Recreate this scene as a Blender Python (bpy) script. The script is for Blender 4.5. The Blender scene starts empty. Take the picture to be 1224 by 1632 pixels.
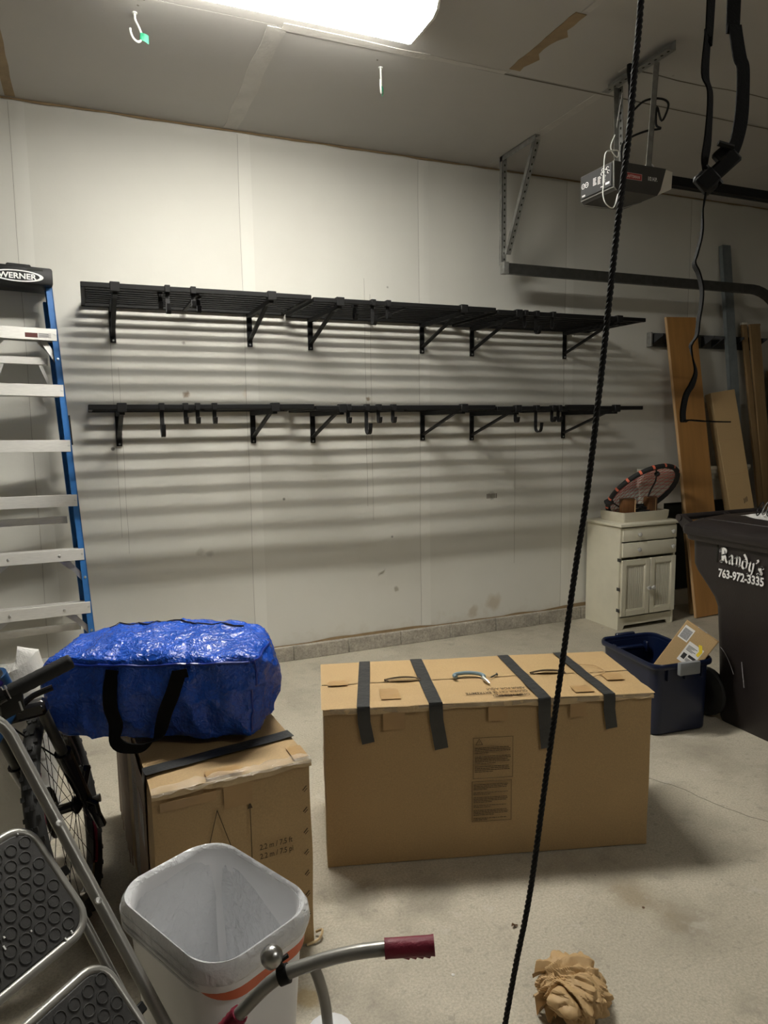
import bpy, bmesh, math, random
from math import sin, cos, pi, radians as R, sqrt
from mathutils import Vector as V, Matrix as M, noise, Euler
random.seed(7)
scene = bpy.context.scene
COL = scene.collection

# ------------------------------------------------------------------ camera
EYE = V((0, 0, 1.55))
YAW, PIT, ROL, FPX = 0.395336, 0.124346, -0.013779, 1118.07
FW = V((sin(YAW)*cos(PIT), cos(YAW)*cos(PIT), -sin(PIT)))
_r = V((cos(YAW), -sin(YAW), 0)); _u = _r.cross(FW)
RT = _r*cos(ROL) + _u*sin(ROL); UP = _u*cos(ROL) - _r*sin(ROL)
cam = bpy.data.cameras.new('camera'); cam_o = bpy.data.objects.new('camera', cam); COL.objects.link(cam_o)
cam_o.matrix_world = M((( RT.x, UP.x, -FW.x, EYE.x), (RT.y, UP.y, -FW.y, EYE.y), (RT.z, UP.z, -FW.z, EYE.z), (0, 0, 0, 1)))
cam.sensor_fit = 'VERTICAL'; cam.sensor_height = 36; cam.lens = FPX/1632*36; cam.clip_start = .02
scene.camera = cam_o

# ------------------------------------------------------------------ world, exposure, lamps' strengths
w = bpy.data.worlds.new('world'); scene.world = w; w.use_nodes = True
w.node_tree.nodes['Background'].inputs[0].default_value = (.02, .02, .02, 1)
w.node_tree.nodes['Background'].inputs[1].default_value = .1
scene.view_settings.view_transform = 'Standard'; scene.view_settings.look = 'None'
scene.view_settings.exposure = 2.32; scene.view_settings.gamma = 1; scene.view_settings.use_curve_mapping = False
LAMP_MAIN = 17.5        # fluorescent wraparound over the shelves
LAMP_BACK = 4.8         # its twin behind the camera
LAMP_COL = (1.0, .968, .89)
try: scene.cycles.max_bounces = 8; scene.cycles.diffuse_bounces = 5
except Exception: pass

# ------------------------------------------------------------------ mesh builder
class MB:
    def __init__(s): s.v = []; s.f = []; s.sm = []
    def add(s, vs, fs, smooth=False, T=None):
        o = len(s.v)
        s.v += [tuple((T @ V(p)) if T is not None else p) for p in vs]
        s.f += [tuple(i+o for i in f) for f in fs]; s.sm += [smooth]*len(fs); return s
    def box(s, x0, x1, y0, y1, z0, z1, T=None, b=0, seg=1):
        if not b:
            vs = [(x, y, z) for z in (z0, z1) for y in (y0, y1) for x in (x0, x1)]
            return s.add(vs, [(0,2,3,1),(4,5,7,6),(0,1,5,4),(2,6,7,3),(0,4,6,2),(1,3,7,5)], False, T)
        bm = bmesh.new(); bmesh.ops.create_cube(bm, size=1)
        for v in bm.verts: v.co = V(((x0+x1)/2+v.co.x*(x1-x0), (y0+y1)/2+v.co.y*(y1-y0), (z0+z1)/2+v.co.z*(z1-z0)))
        bmesh.ops.bevel(bm, geom=bm.edges[:], offset=b, segments=seg, profile=.5, affect='EDGES')
        return s.bm(bm, True, T)
    def bm(s, bm, smooth=True, T=None):
        bm.verts.index_update()
        s.add([v.co.copy() for v in bm.verts], [[v.index for v in f.verts] for f in bm.faces], smooth, T); bm.free(); return s
    def bar(s, p, q, w, h, up=(0, 0, 1), b=0):
        p, q = V(p), V(q); d = (q-p); L = d.length; d.normalize(); up = V(up)
        x = d.cross(up)
        if x.length < 1e-4: x = d.cross(V((0, 1, 0)))
        x.normalize(); z = x.cross(d)
        T = M(((x.x, d.x, z.x, p.x), (x.y, d.y, z.y, p.y), (x.z, d.z, z.z, p.z), (0, 0, 0, 1)))
        return s.box(-w/2, w/2, 0, L, -h/2, h/2, T, b)
    def tube(s, pts, r, n=10, closed=False, cap=True, sq=1.0):
        pts = [V(p) for p in pts]; N = len(pts); rs = r if isinstance(r, (list, tuple)) else [r]*N
        tg = []
        for i in range(N):
            a = pts[(i-1) % N] if (closed or i) else pts[0]; b = pts[(i+1) % N] if (closed or i < N-1) else pts[-1]
            tg.append((b-a).normalized())
        ref = V((0, 0, 1)) if abs(tg[0].z) < .9 else V((1, 0, 0))
        x = tg[0].cross(ref).normalized(); vs = []; fs = []
        for i in range(N):
            x = (x - tg[i]*x.dot(tg[i])).normalized(); y = tg[i].cross(x)
            for k in range(n):
                a = 2*pi*k/n; vs.append(pts[i] + (x*cos(a) + y*sin(a)*sq)*rs[i])
        for i in range(N if closed else N-1):
            for k in range(n):
                a, b = i*n+k, i*n+(k+1) % n; c, d = ((i+1) % N)*n+(k+1) % n, ((i+1) % N)*n+k
                fs.append((a, b, c, d))
        if cap and not closed: fs += [tuple(range(n))[::-1], tuple((N-1)*n+k for k in range(n))]
        return s.add(vs, fs, True)
    def lathe(s, prof, n=20, T=None):
        vs = []; fs = []
        for r, z in prof: vs += [(r*cos(2*pi*k/n), r*sin(2*pi*k/n), z) for k in range(n)]
        for i in range(len(prof)-1):
            for k in range(n): fs.append((i*n+k, i*n+(k+1) % n, (i+1)*n+(k+1) % n, (i+1)*n+k))
        if prof[0][0] > 1e-5: fs.append(tuple(range(n))[::-1])
        if prof[-1][0] > 1e-5: fs.append(tuple((len(prof)-1)*n+k for k in range(n)))
        return s.add(vs, fs, True, T)
    def prism(s, poly, z0, z1, T=None):
        n = len(poly); vs = [(x, y, z0) for x, y in poly] + [(x, y, z1) for x, y in poly]
        fs = [tuple(range(n))[::-1], tuple(range(n, 2*n))] + [(i, (i+1) % n, n+(i+1) % n, n+i) for i in range(n)]
        return s.add(vs, fs, False, T)
    def grid(s, fn, nu, nv, smooth=True, T=None):
        vs = [fn(i/nu, j/nv) for j in range(nv+1) for i in range(nu+1)]
        fs = [(j*(nu+1)+i, j*(nu+1)+i+1, (j+1)*(nu+1)+i+1, (j+1)*(nu+1)+i) for j in range(nv) for i in range(nu)]
        return s.add(vs, fs, smooth, T)
    def loft(s, loops, smooth=True, cap0=True, cap1=True, T=None):
        n = len(loops[0]); vs = [p for l in loops for p in l]; fs = []
        for i in range(len(loops)-1):
            for k in range(n): fs.append((i*n+k, i*n+(k+1) % n, (i+1)*n+(k+1) % n, (i+1)*n+k))
        if cap0: fs.append(tuple(range(n))[::-1])
        if cap1: fs.append(tuple((len(loops)-1)*n+k for k in range(n)))
        return s.add(vs, fs, smooth, T)
    def ribbon(s, pts, side, w, th):
        """flat band along pts; side = width direction(s)"""
        pts = [V(p) for p in pts]; N = len(pts); vs = []; fs = []
        for i, p in enumerate(pts):
            t = (pts[min(i+1, N-1)]-pts[max(i-1, 0)]).normalized()
            sd = V(side[i]) if isinstance(side, list) else V(side)
            sd = (sd - t*sd.dot(t)).normalized(); nn = t.cross(sd); ww = w[i] if isinstance(w, list) else w
            vs += [p-sd*ww/2-nn*th/2, p+sd*ww/2-nn*th/2, p+sd*ww/2+nn*th/2, p-sd*ww/2+nn*th/2]
        for i in range(N-1):
            for k in range(4): fs.append((i*4+k, i*4+(k+1) % 4, i*4+4+(k+1) % 4, i*4+4+k))
        fs += [(3, 2, 1, 0), tuple((N-1)*4+k for k in range(4))]
        return s.add(vs, fs, True)
    def text(s, body, size, T, bold=0.0, ext=0.0004, align='LEFT', sx=1.0, shear=0):
        cu = bpy.data.curves.new('t', 'FONT'); cu.body = body; cu.size = size; cu.offset = bold; cu.extrude = ext
        cu.align_x = align; cu.resolution_u = 3; cu.shear = shear
        o = bpy.data.objects.new('t', cu); COL.objects.link(o)
        me = bpy.data.meshes.new_from_object(o.evaluated_get(bpy.context.evaluated_depsgraph_get()))
        s.add([(v.co.x*sx, v.co.y, v.co.z) for v in me.vertices], [tuple(p.vertices) for p in me.polygons], False, T)
        bpy.data.objects.remove(o); bpy.data.curves.remove(cu); bpy.data.meshes.remove(me); return s

WM = {}
def wm(o): return WM.get(o.name, M())
def link(o, parent=None):
    COL.objects.link(o)
    if parent: o.parent = parent
def build(name, mb, m, parent=None, world=False, kind=None, ang=40, label=None):
    me = bpy.data.meshes.new(name)
    vs = mb.v
    if world and parent:
        inv = wm(parent).inverted(); vs = [tuple(inv @ V(p)) for p in vs]
    me.from_pydata([tuple(p) for p in vs], [], mb.f); me.validate()
    if len(me.polygons) == len(mb.sm): me.polygons.foreach_set('use_smooth', mb.sm)
    if any(mb.sm): me.set_sharp_from_angle(angle=R(ang))
    me.materials.append(m); me.update()
    o = bpy.data.objects.new(name, me); link(o, parent); WM[o.name] = wm(parent) if parent else M()
    if kind: o['kind'] = kind
    if label: o['label'] = label
    return o
def tag(o, label, cat, group=None):
    o['label'] = label; o['category'] = cat
    if group: o['group'] = group
    return o
def thing(name, label, cat, loc=(0, 0, 0), rz=0, group=None, mat=None):
    o = bpy.data.objects.new(name, None); o.empty_display_size = .05; link(o)
    m = mat if mat is not None else M.Translation(loc) @ M.Rotation(rz, 4, 'Z')
    o.matrix_world = m; WM[o.name] = m.copy()
    return tag(o, label, cat, group)
def copy_tree(o, label=None, parent=None):
    c = o.copy(); COL.objects.link(c)
    if parent: c.parent = parent
    if label: c['label'] = label
    for ch in list(o.children): copy_tree(ch, None, c)
    return c
def axes(o, x, y, z):
    x, y, z, o = V(x), V(y), V(z), V(o)
    return M(((x.x, y.x, z.x, o.x), (x.y, y.y, z.y, o.y), (x.z, y.z, z.z, o.z), (0, 0, 0, 1)))
def spline(pts, n=6, closed=False):
    P = [V(p) for p in pts]; N = len(P); out = []
    for i in range(N if closed else N-1):
        if closed: a, b, c, d = P[(i-1) % N], P[i], P[(i+1) % N], P[(i+2) % N]
        else: a, b, c, d = P[max(i-1, 0)], P[i], P[i+1], P[min(i+2, N-1)]
        for k in range(n):
            t = k/n
            out.append(.5*((2*b)+(c-a)*t+(2*a-5*b+4*c-d)*t*t+(3*b-a-3*c+d)*t**3))
    if not closed: out.append(P[-1])
    return out
def rrect(w, d, r, n=5, z=0, cx=0, cy=0):
    out = []
    for sx, sy, a0 in ((1, 1, 0), (-1, 1, 90), (-1, -1, 180), (1, -1, 270)):
        for k in range(n+1):
            a = R(a0+90*k/n); out.append((cx+sx*(w/2-r)+r*cos(a), cy+sy*(d/2-r)+r*sin(a), z))
    return out
def nz(p, s=1.0): return noise.noise(V(p)*s)

# ------------------------------------------------------------------ materials
MATS = {}
def pm(name, col, rough=.5, metal=0.0, var=.12, vs=6.0, bump=0.0, bs=40.0, spec=.5, stretch=(1, 1, 1), fine=.0, fs=120.0,
       trans=0.0, emit=None, estr=0.0, sss=0, coat=0, alpha=1, spots=None, col2=None):
    m = bpy.data.materials.new(name); m.use_nodes = True; nt = m.node_tree; N = nt.nodes; L = nt.links
    b = N['Principled BSDF']; b.inputs['Roughness'].default_value = rough; b.inputs['Metallic'].default_value = metal
    b.inputs['Specular IOR Level'].default_value = spec; b.inputs['Transmission Weight'].default_value = trans
    b.inputs['Coat Weight'].default_value = coat; b.inputs['Alpha'].default_value = alpha
    tc = N.new('ShaderNodeTexCoord'); mp = N.new('ShaderNodeMapping'); mp.inputs['Scale'].default_value = stretch
    L.new(tc.outputs['Object'], mp.inputs['Vector'])
    def noi(scale, det=4, rgh=.55):
        n = N.new('ShaderNodeTexNoise'); n.inputs['Scale'].default_value = scale; n.inputs['Detail'].default_value = det
        n.inputs['Roughness'].default_value = rgh; L.new(mp.outputs[0], n.inputs['Vector']); return n
    n1 = noi(vs); cr = N.new('ShaderNodeValToRGB')
    c2 = col2 or tuple(min(1, c*(1+var)) for c in col)
    cr.color_ramp.elements[0].color = (*[c*(1-var) for c in col], 1); cr.color_ramp.elements[1].color = (*c2, 1)
    cr.color_ramp.elements[0].position = .3; cr.color_ramp.elements[1].position = .7
    L.new(n1.outputs['Fac'], cr.inputs[0]); out = cr.outputs[0]
    def mix(a, bcol, fac, mode='MIX'):
        x = N.new('ShaderNodeMix'); x.data_type = 'RGBA'; x.blend_type = mode; L.new(a, x.inputs[6])
        if isinstance(bcol, tuple): x.inputs[7].default_value = (*bcol, 1)
        else: L.new(bcol, x.inputs[7])
        if isinstance(fac, float): x.inputs[0].default_value = fac
        else: L.new(fac, x.inputs[0])
        return x.outputs[2]
    def ramp(sock, p0, p1, inv=False):
        x = N.new('ShaderNodeMapRange'); x.inputs[1].default_value = p0; x.inputs[2].default_value = p1
        x.inputs[3].default_value = 1.0 if inv else 0.0; x.inputs[4].default_value = 0.0 if inv else 1.0
        L.new(sock, x.inputs[0]); return x.outputs[0]
    if fine:
        n2 = noi(fs, 3, .7)
        cr2 = ramp(n2.outputs['Fac'], .28, .72); out = mix(out, cr2, fine, 'OVERLAY')
    if spots:        # (kind, params...) extra marks with a shape of their own
        for sp in spots:
            if sp[0] == 'vor':      # sparse dots: scale, radius, colour
                v = N.new('ShaderNodeTexVoronoi'); v.inputs['Scale'].default_value = sp[1]; L.new(tc.outputs['Object'], v.inputs['Vector'])
                out = mix(out, sp[3], ramp(v.outputs['Distance'], sp[2], sp[2]*1.6, True))
            elif sp[0] == 'blot':   # large soft blotches: scale, lo, hi, colour, amount
                n = noi(sp[1], 5, .65); f = ramp(n.outputs['Fac'], sp[2], sp[3])
                k = N.new('ShaderNodeMath'); k.operation = 'MULTIPLY'; L.new(f, k.inputs[0]); k.inputs[1].default_value = sp[5]
                out = mix(out, sp[4], k.outputs[0])
            elif sp[0] == 'at':     # a stain at a place: xyz, radius, colour, amount
                d = N.new('ShaderNodeVectorMath'); d.operation = 'DISTANCE'; L.new(tc.outputs['Object'], d.inputs[0]); d.inputs[1].default_value = sp[1]
                n = N.new('ShaderNodeTexNoise'); n.inputs['Scale'].default_value = .9/sp[2]; n.inputs['Detail'].default_value = 6; L.new(tc.outputs['Object'], n.inputs['Vector'])
                a = N.new('ShaderNodeMath'); a.operation = 'MULTIPLY_ADD'; L.new(n.outputs['Fac'], a.inputs[0]); a.inputs[1].default_value = sp[2]*1.6; L.new(d.outputs['Value'], a.inputs[2])
                f = ramp(a.outputs[0], sp[2]*1.2, sp[2]*1.9, True)
                k = N.new('ShaderNodeMath'); k.operation = 'MULTIPLY'; L.new(f, k.inputs[0]); k.inputs[1].default_value = sp[4]
                out = mix(out, sp[3], k.outputs[0])
            elif sp[0] == 'low':    # scuffing that rises from the base: z0, z1, colour, amount
                sx = N.new('ShaderNodeSeparateXYZ'); L.new(tc.outputs['Object'], sx.inputs[0])
                n = noi(7, 5, .7); a = N.new('ShaderNodeMath'); a.operation = 'MULTIPLY_ADD'; L.new(n.outputs['Fac'], a.inputs[0]); a.inputs[1].default_value = .5; L.new(sx.outputs[2], a.inputs[2])
                f = ramp(a.outputs[0], sp[1]+.2, sp[2]+.2, True)
                k = N.new('ShaderNodeMath'); k.operation = 'MULTIPLY'; L.new(f, k.inputs[0]); k.inputs[1].default_value = sp[4]
                out = mix(out, sp[3], k.outputs[0])
    L.new(out, b.inputs['Base Color'])
    if bump:
        n3 = noi(bs, 5, .6); bp = N.new('ShaderNodeBump'); bp.inputs['Strength'].default_value = bump; bp.inputs['Distance'].default_value = .01
        L.new(n3.outputs['Fac'], bp.inputs['Height']); L.new(bp.outputs[0], b.inputs['Normal'])
    if emit:
        b.inputs['Emission Color'].default_value = (*emit, 1); b.inputs['Emission Strength'].default_value = estr
    if sss: b.inputs['Subsurface Weight'].default_value = sss; b.inputs['Subsurface Radius'].default_value = (.02, .02, .02)
    MATS[name] = m; return m

STAIN = [('at', (.56, 4.42, 1.745), .022, (.16, .10, .05), .85), ('at', (1.742, 4.42, 1.72), .018, (.16, .10, .05), .85), ('at', (.94, 4.42, 1.76), .04, (.5, .40, .28), .5),
         ('at', (.56, 4.42, 2.05), .012, (.12, .1, .08), .8), ('at', (2.7, 4.42, 1.02), .03, (.15, .15, .12), .7), ('at', (1.93, 4.42, .40), .022, (.2, .16, .1), .6),
         ('at', (2.72, 4.42, .22), .07, (.36, .28, .17), .55), ('at', (2.55, 4.42, .17), .05, (.33, .25, .15), .5), ('at', (.6, 4.42, .78), .03, (.4, .38, .33), .6), ('at', (.66, 4.42, .76), .025, (.36, .34, .3), .6)]
m_wall = pm('wall_paint', (.605, .595, .54), .62, var=.035, vs=1.3, bump=.05, bs=55, spots=[('blot', .9, .55, .75, (.56, .54, .48), .35), ('vor', 2.6, .022, (.2, .19, .17))] + STAIN + [('low', .0, .22, (.42, .36, .27), .55)])
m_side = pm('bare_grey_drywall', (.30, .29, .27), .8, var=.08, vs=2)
m_tape = pm('wall_joint_compound', (.635, .625, .57), .6, var=.03, vs=2, bump=.04, bs=40)
m_ceil = pm('ceiling_paint', (.455, .44, .415), .75, var=.05, vs=1.1, bump=.06, bs=70, spots=[('blot', 2.2, .55, .72, (.46, .435, .40), .5), ('vor', 1.7, .012, (.3, .28, .25))])
m_ctape = pm('ceiling_joint_compound', (.50, .48, .445), .65, var=.08, vs=9, bump=.25, bs=30)
m_tan = pm('torn_tan_tape', (.29, .205, .11), .6, var=.15, vs=14, bump=.2)
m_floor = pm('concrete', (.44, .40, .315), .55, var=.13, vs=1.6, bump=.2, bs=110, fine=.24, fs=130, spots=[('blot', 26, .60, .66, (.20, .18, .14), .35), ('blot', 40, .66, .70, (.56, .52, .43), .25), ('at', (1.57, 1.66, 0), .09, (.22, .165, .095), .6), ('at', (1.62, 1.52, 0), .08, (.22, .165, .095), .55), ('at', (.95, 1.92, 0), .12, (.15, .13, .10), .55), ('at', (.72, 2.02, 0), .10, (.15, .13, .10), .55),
    ('blot', 2.2, .50, .68, (.27, .24, .185), .6), ('blot', 9, .58, .72, (.22, .195, .155), .5), ('blot', 7, .62, .7, (.55, .52, .46), .4), ('at', (.46, 1.69, 0), .05, (.30, .20, .05), .6), ('vor', 5.5, .012, (.1, .09, .08))])
m_crack = pm('crack_grit', (.14, .125, .10), .9)  # one even dark tone for cracks, joint lines, scuffs and screw holes
m_block = pm('curb_concrete', (.36, .33, .275), .8, var=.2, vs=9, bump=.5, bs=45, fine=.3, fs=70)
m_trim = pm('white_trim_paint', (.76, .73, .64), .5, var=.05)
m_blk = pm('black_powder_coat', (.006, .006, .006), .5, spec=.25, var=.2, bump=.04, bs=200)
m_blk2 = pm('black_plastic', (.007, .007, .007), .5, spec=.3, var=.15, bump=.06, bs=150)
m_blkm = pm('black_matte_rubber', (.016, .016, .016), .75, var=.25, bump=.15, bs=120)
m_tire = pm('tire_rubber', (.03, .03, .029), .7, var=.3, bump=.1, bs=90)
m_glossblk = pm('black_gloss_paint', (.008, .008, .011), .14, var=.1, coat=.5)
m_blue = pm('blue_fiberglass', (.030, .145, .40), .38, var=.1, vs=20)
m_alu = pm('aluminium', (.72, .72, .70), .38, 1.0, var=.07, vs=30, stretch=(1, 8, 1), bump=.03)
m_alup = pm('bright_step_aluminium', (.74, .73, .69), .5, .55, var=.06, vs=25, stretch=(1, 8, 8))
m_steel = pm('galvanised_steel', (.30, .30, .28), .45, .5, var=.2, vs=25, bump=.03)
m_dsteel = pm('dark_track_steel', (.085, .085, .078), .42, .6, var=.15, vs=20)
m_grey = pm('silver_grey_tube_paint', (.34, .335, .31), .34, .45, var=.06, vs=12)
m_white = pm('white_plastic', (.80, .80, .81), .32, var=.02, vs=4)
m_wlett = pm('white_lettering', (.80, .80, .78), .5, var=.02)
m_ink = pm('black_ink', (.07, .045, .022), .7, var=.1)
m_kraft = pm('kraft_cardboard', (.42, .285, .135), .62, var=.05, vs=3, bump=.06, bs=25, stretch=(1, 1, 1), fine=.12, fs=200)
m_kraft_d = pm('dark_printed_cardboard', (.17, .10, .06), .5, var=.25, vs=5)
m_kraft_in = pm('pale_torn_cardboard', (.55, .41, .23), .6, var=.12, vs=20, bump=.4, bs=40)
m_ptape = pm('brown_packing_tape', (.40, .255, .115), .28, var=.08, vs=12, bump=.2, bs=20)
m_btape = pm('black_duct_tape', (.035, .036, .036), .36, var=.15, vs=20, bump=.3, bs=35)
m_clear = pm('clear_plastic_wrap', (.62, .53, .40), .12, var=.2, vs=25, bump=1.0, bs=26, alpha=.34, spec=1.0)
m_bag = pm('blue_woven_poly', (.008, .078, .50), .27, var=.14, vs=9, bump=.25, bs=40, spec=.7, fine=.25, fs=110)
def crinkle(m, sc, st, dist):
    nt = m.node_tree; N = nt.nodes; L = nt.links; b = N['Principled BSDF']; prev = b.inputs['Normal'].links[0].from_socket
    tc = N.new('ShaderNodeTexCoord')
    for k, (c, t) in enumerate(zip(sc, st)):
        n = N.new('ShaderNodeTexNoise'); n.inputs['Scale'].default_value = c; n.inputs['Detail'].default_value = 2; n.inputs['Distortion'].default_value = dist; L.new(tc.outputs['Object'], n.inputs['Vector'])
        a = N.new('ShaderNodeMath'); a.operation = 'SUBTRACT'; L.new(n.outputs['Fac'], a.inputs[0]); a.inputs[1].default_value = .5
        a2 = N.new('ShaderNodeMath'); a2.operation = 'ABSOLUTE'; L.new(a.outputs[0], a2.inputs[0])
        a3 = N.new('ShaderNodeMath'); a3.operation = 'MINIMUM'; L.new(a2.outputs[0], a3.inputs[0]); a3.inputs[1].default_value = .12
        bp = N.new('ShaderNodeBump'); bp.invert = True; bp.inputs['Strength'].default_value = t; bp.inputs['Distance'].default_value = .02
        L.new(a3.outputs[0], bp.inputs['Height']); L.new(prev, bp.inputs['Normal']); prev = bp.outputs[0]
    L.new(prev, b.inputs['Normal'])
crinkle(m_bag, (9, 22, 46), (.8, .75, .5), .8)
m_bagd = pm('blue_piping', (.010, .035, .28), .3)
m_strap = pm('black_webbing', (.008, .008, .008), .85, spec=.15, var=.2, bump=.25, bs=220)
m_navy = pm('navy_tote_plastic', (.004, .009, .034), .32, var=.1, vs=6)
m_handle = pm('grey_tote_plastic', (.22, .23, .24), .5, var=.1)
m_cab = pm('cream_cabinet_paint', (.70, .665, .53), .42, var=.05, vs=6)
m_cab2 = pm('cream_cabinet_panel', (.62, .59, .475), .45, var=.05, vs=6)
m_knob = pm('clear_glass_knob', (.75, .74, .7), .12, var=.05, trans=.35, spec=.8)
m_pan = pm('cream_styrofoam', (.62, .58, .46), .6, var=.05, bump=.15)
m_wood = pm('orange_plywood', (.40, .20, .06), .42, var=.14, vs=3, stretch=(7, 7, .7), bump=.03)
m_wedge = pm('plank_edge', (.56, .36, .18), .55, var=.15, vs=8, stretch=(6, 6, .6))
m_brown = pm('brown_lumber', (.27, .17, .075), .55, var=.2, vs=4, stretch=(8, 8, .8))
m_dbrown = pm('walnut_block', (.16, .07, .025), .4, var=.25, vs=8, stretch=(6, 6, .8))
m_bin = pm('dark_bin_plastic', (.017, .013, .0125), .42, var=.2, vs=5, bump=.10, bs=120, spots=[('blot', 14, .68, .76, (.05, .048, .045), .3)])
m_red = pm('red_grip_rubber', (.21, .012, .035), .5, var=.2, vs=14, bump=.3, bs=90)
m_redstrip = pm('orange_red_drawstring', (.62, .14, .06), .4, var=.15)
m_liner = pm('white_liner_film', (.84, .85, .87), .22, var=.05, vs=9, bump=.55, bs=22, spec=.5, alpha=.86)
crinkle(m_liner, (7, 17, 36), (.7, .5, .35), .7)
m_rope = pm('black_braided_cord', (.009, .009, .009), .7, spec=.3, var=.3, vs=60)
m_cordred = pm('red_netting', (.50, .06, .05), .6)
m_orange = pm('coral_tape', (.72, .16, .09), .5)
m_hose = pm('grey_vinyl', (.30, .34, .37), .4)
m_tealhook = pm('teal_vinyl', (.16, .24, .28), .35)
m_whook = pm('white_vinyl_hook', (.72, .72, .68), .35)
m_green = pm('green_tag_card', (.015, .30, .15), .5, var=.2, vs=40)
m_label = pm('white_paper_label', (.76, .75, .72), .55, var=.03)
m_yellow = pm('yellow_sticker', (.80, .60, .04), .5)
m_blkpr = pm('black_print', (.03, .03, .03), .6)
m_greyprint = pm('grey_print', (.30, .30, .31), .6, var=.3, vs=200)
m_chrome = pm('chrome', (.60, .60, .59), .28, 1.0, var=.03)
m_logo = pm('red_logo_panel', (.42, .05, .05), .4)
m_logot = pm('pale_logo_lettering', (.75, .55, .52), .5)
m_opener = pm('charcoal_opener_shell', (.055, .052, .047), .42, var=.12, bump=.1, bs=150)
m_lens = pm('frosted_opener_lens', (.70, .66, .58), .5, var=.05)
m_paper = pm('kraft_packing_paper', (.50, .335, .16), .6, var=.1, vs=5, bump=.15, bs=30)
m_pad = pm('charcoal_rubber_pad', (.027, .026, .024), .55, var=.25, vs=12, bump=.12, bs=110, spots=[('blot', 10, .70, .78, (.16, .13, .09), .3)])
m_foam = pm('white_foam_wrap', (.66, .65, .62), .5, var=.06, bump=.6, bs=30)
m_leaf = pm('dry_leaf', (.10, .05, .02), .7)
m_purple = pm('purple_frame_paint', (.02, .012, .08), .25)
m_bikeblue = pm('blue_frame_paint', (.02, .07, .18), .3, coat=.4)
m_grystud = pm('grey_steel_stud', (.22, .25, .26), .4, .4, var=.1, vs=20)
m_lamp = pm('lamp_diffuser_main', (.85, .85, .83), .5, emit=LAMP_COL, estr=LAMP_MAIN)
m_lamp2 = pm('lamp_diffuser_back', (.85, .85, .83), .5, emit=LAMP_COL, estr=LAMP_BACK)
def lamp_core(m, half):
    nt = m.node_tree; N = nt.nodes; L = nt.links; b = N['Principled BSDF']; s0 = b.inputs['Emission Strength'].default_value
    tc = N.new('ShaderNodeTexCoord'); sx = N.new('ShaderNodeSeparateXYZ'); L.new(tc.outputs['Object'], sx.inputs[0])
    a = N.new('ShaderNodeMath'); a.operation = 'ABSOLUTE'; L.new(sx.outputs[1], a.inputs[0])
    r = N.new('ShaderNodeMapRange'); r.interpolation_type = 'SMOOTHSTEP'; L.new(a.outputs[0], r.inputs[0])
    r.inputs[1].default_value = half*.6; r.inputs[2].default_value = half*1.4; r.inputs[3].default_value = s0*3.2; r.inputs[4].default_value = s0*.45
    L.new(r.outputs[0], b.inputs['Emission Strength'])
lamp_core(m_lamp, .028); lamp_core(m_lamp2, .028)      # the tube shows through the middle of the lens
m_endcap = pm('lamp_end_cap', (.80, .79, .74), .4)
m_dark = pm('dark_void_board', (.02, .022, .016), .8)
m_redprint = pm('maroon_carton_print', (.10, .025, .02), .4, var=.3)
m_pur_cab = pm('white_post_paint', (.58, .56, .48), .5, var=.06)

# ================================================================== the room
YW, ZC, XL, XR, YB = 4.42, 3.30, -3.9, 5.75, -5.2
fl = build('floor', MB().box(XL-.15, XR+.15, YB-.15, YW+.15, -.12, 0), m_floor, kind='structure')
mb = MB()
cr = spline([(2.165, 2.245, 0), (2.20, 2.17, 0), (2.234, 2.10, 0), (2.245, 2.02, 0), (2.269, 1.939, 0), (2.30, 1.86, 0), (2.34, 1.784, 0), (2.5, 1.6, 0)], 6)
cr = [p + V((.008*nz(p, 23), .008*nz(p+V((3, 1, 0)), 23), 0)) for p in cr]
mb.ribbon([p+V((0, 0, .0003)) for p in cr], (1, 0, 0), [.0025+.0015*abs(nz(p, 40)) for p in cr], .0006)
build('crack', mb, m_crack, fl)

wb = build('wall_back', MB().box(XL-.15, XR+.15, YW+.012, YW+.15, 0, ZC+.15), m_wall, kind='structure')
seams = [XL, -2.71, -1.494, -.278, .938, 2.134, 3.337, 4.54, XR]
for a, b in zip(seams, seams[1:]):
    build('drywall_panel', MB().box(a+.0012, b-.0012, YW, YW+.012, .1, ZC, b=.0012), m_wall, wb)
for x in seams[1:-1]:
    mb = MB(); mb.grid(lambda u, v: (x-.01+.075*u+.003*sin(9*v+x), YW-.0016*sin(pi*u)-.0002, .11+(ZC-.112)*v), 6, 12)
    build('joint_tape', mb, m_tape, wb)
    mb = MB()                                                            # hairline edge of the joint
    mb.ribbon([(x-.012+.0025*sin(5*k+x), YW-.0004, .12+(ZC-.14)*k/14) for k in range(15)], (1, 0, 0), .0013, .0008)
    build('joint_crack', mb, m_crack, wb)
for x, z0, z1 in ((.149, .9, 2.2), (.185, .8, 1.9), (1.725, 1.0, 2.5), (1.765, .9, 2.4), (2.9, .5, 1.5)):
    mb = MB().ribbon([(x+.002*sin(k*2.), YW-.0003, z0+(z1-z0)*k/8) for k in range(9)], (1, 0, 0), .0013, .0006)
    build('stud_line', mb, m_crack, wb)
mb = MB()                                                                # a flap of torn paper
mb.grid(lambda u, v: (1.79+.05*u, YW-.002-.012*sin(2*u)*v, .50+.05*u+.03*v*(1-u)), 4, 3)
build('torn_flap', mb, m_tape, wb)
mb = MB()
for k in range(7): mb.box(2.66+.013*k, 2.668+.013*k, YW-.0008, YW-.0002, 1.0+.01*nz((k, 0, 0), 3), 1.035+.01*nz((k, 2, 0), 2))
build('scuff', mb, m_crack, wb)

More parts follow.
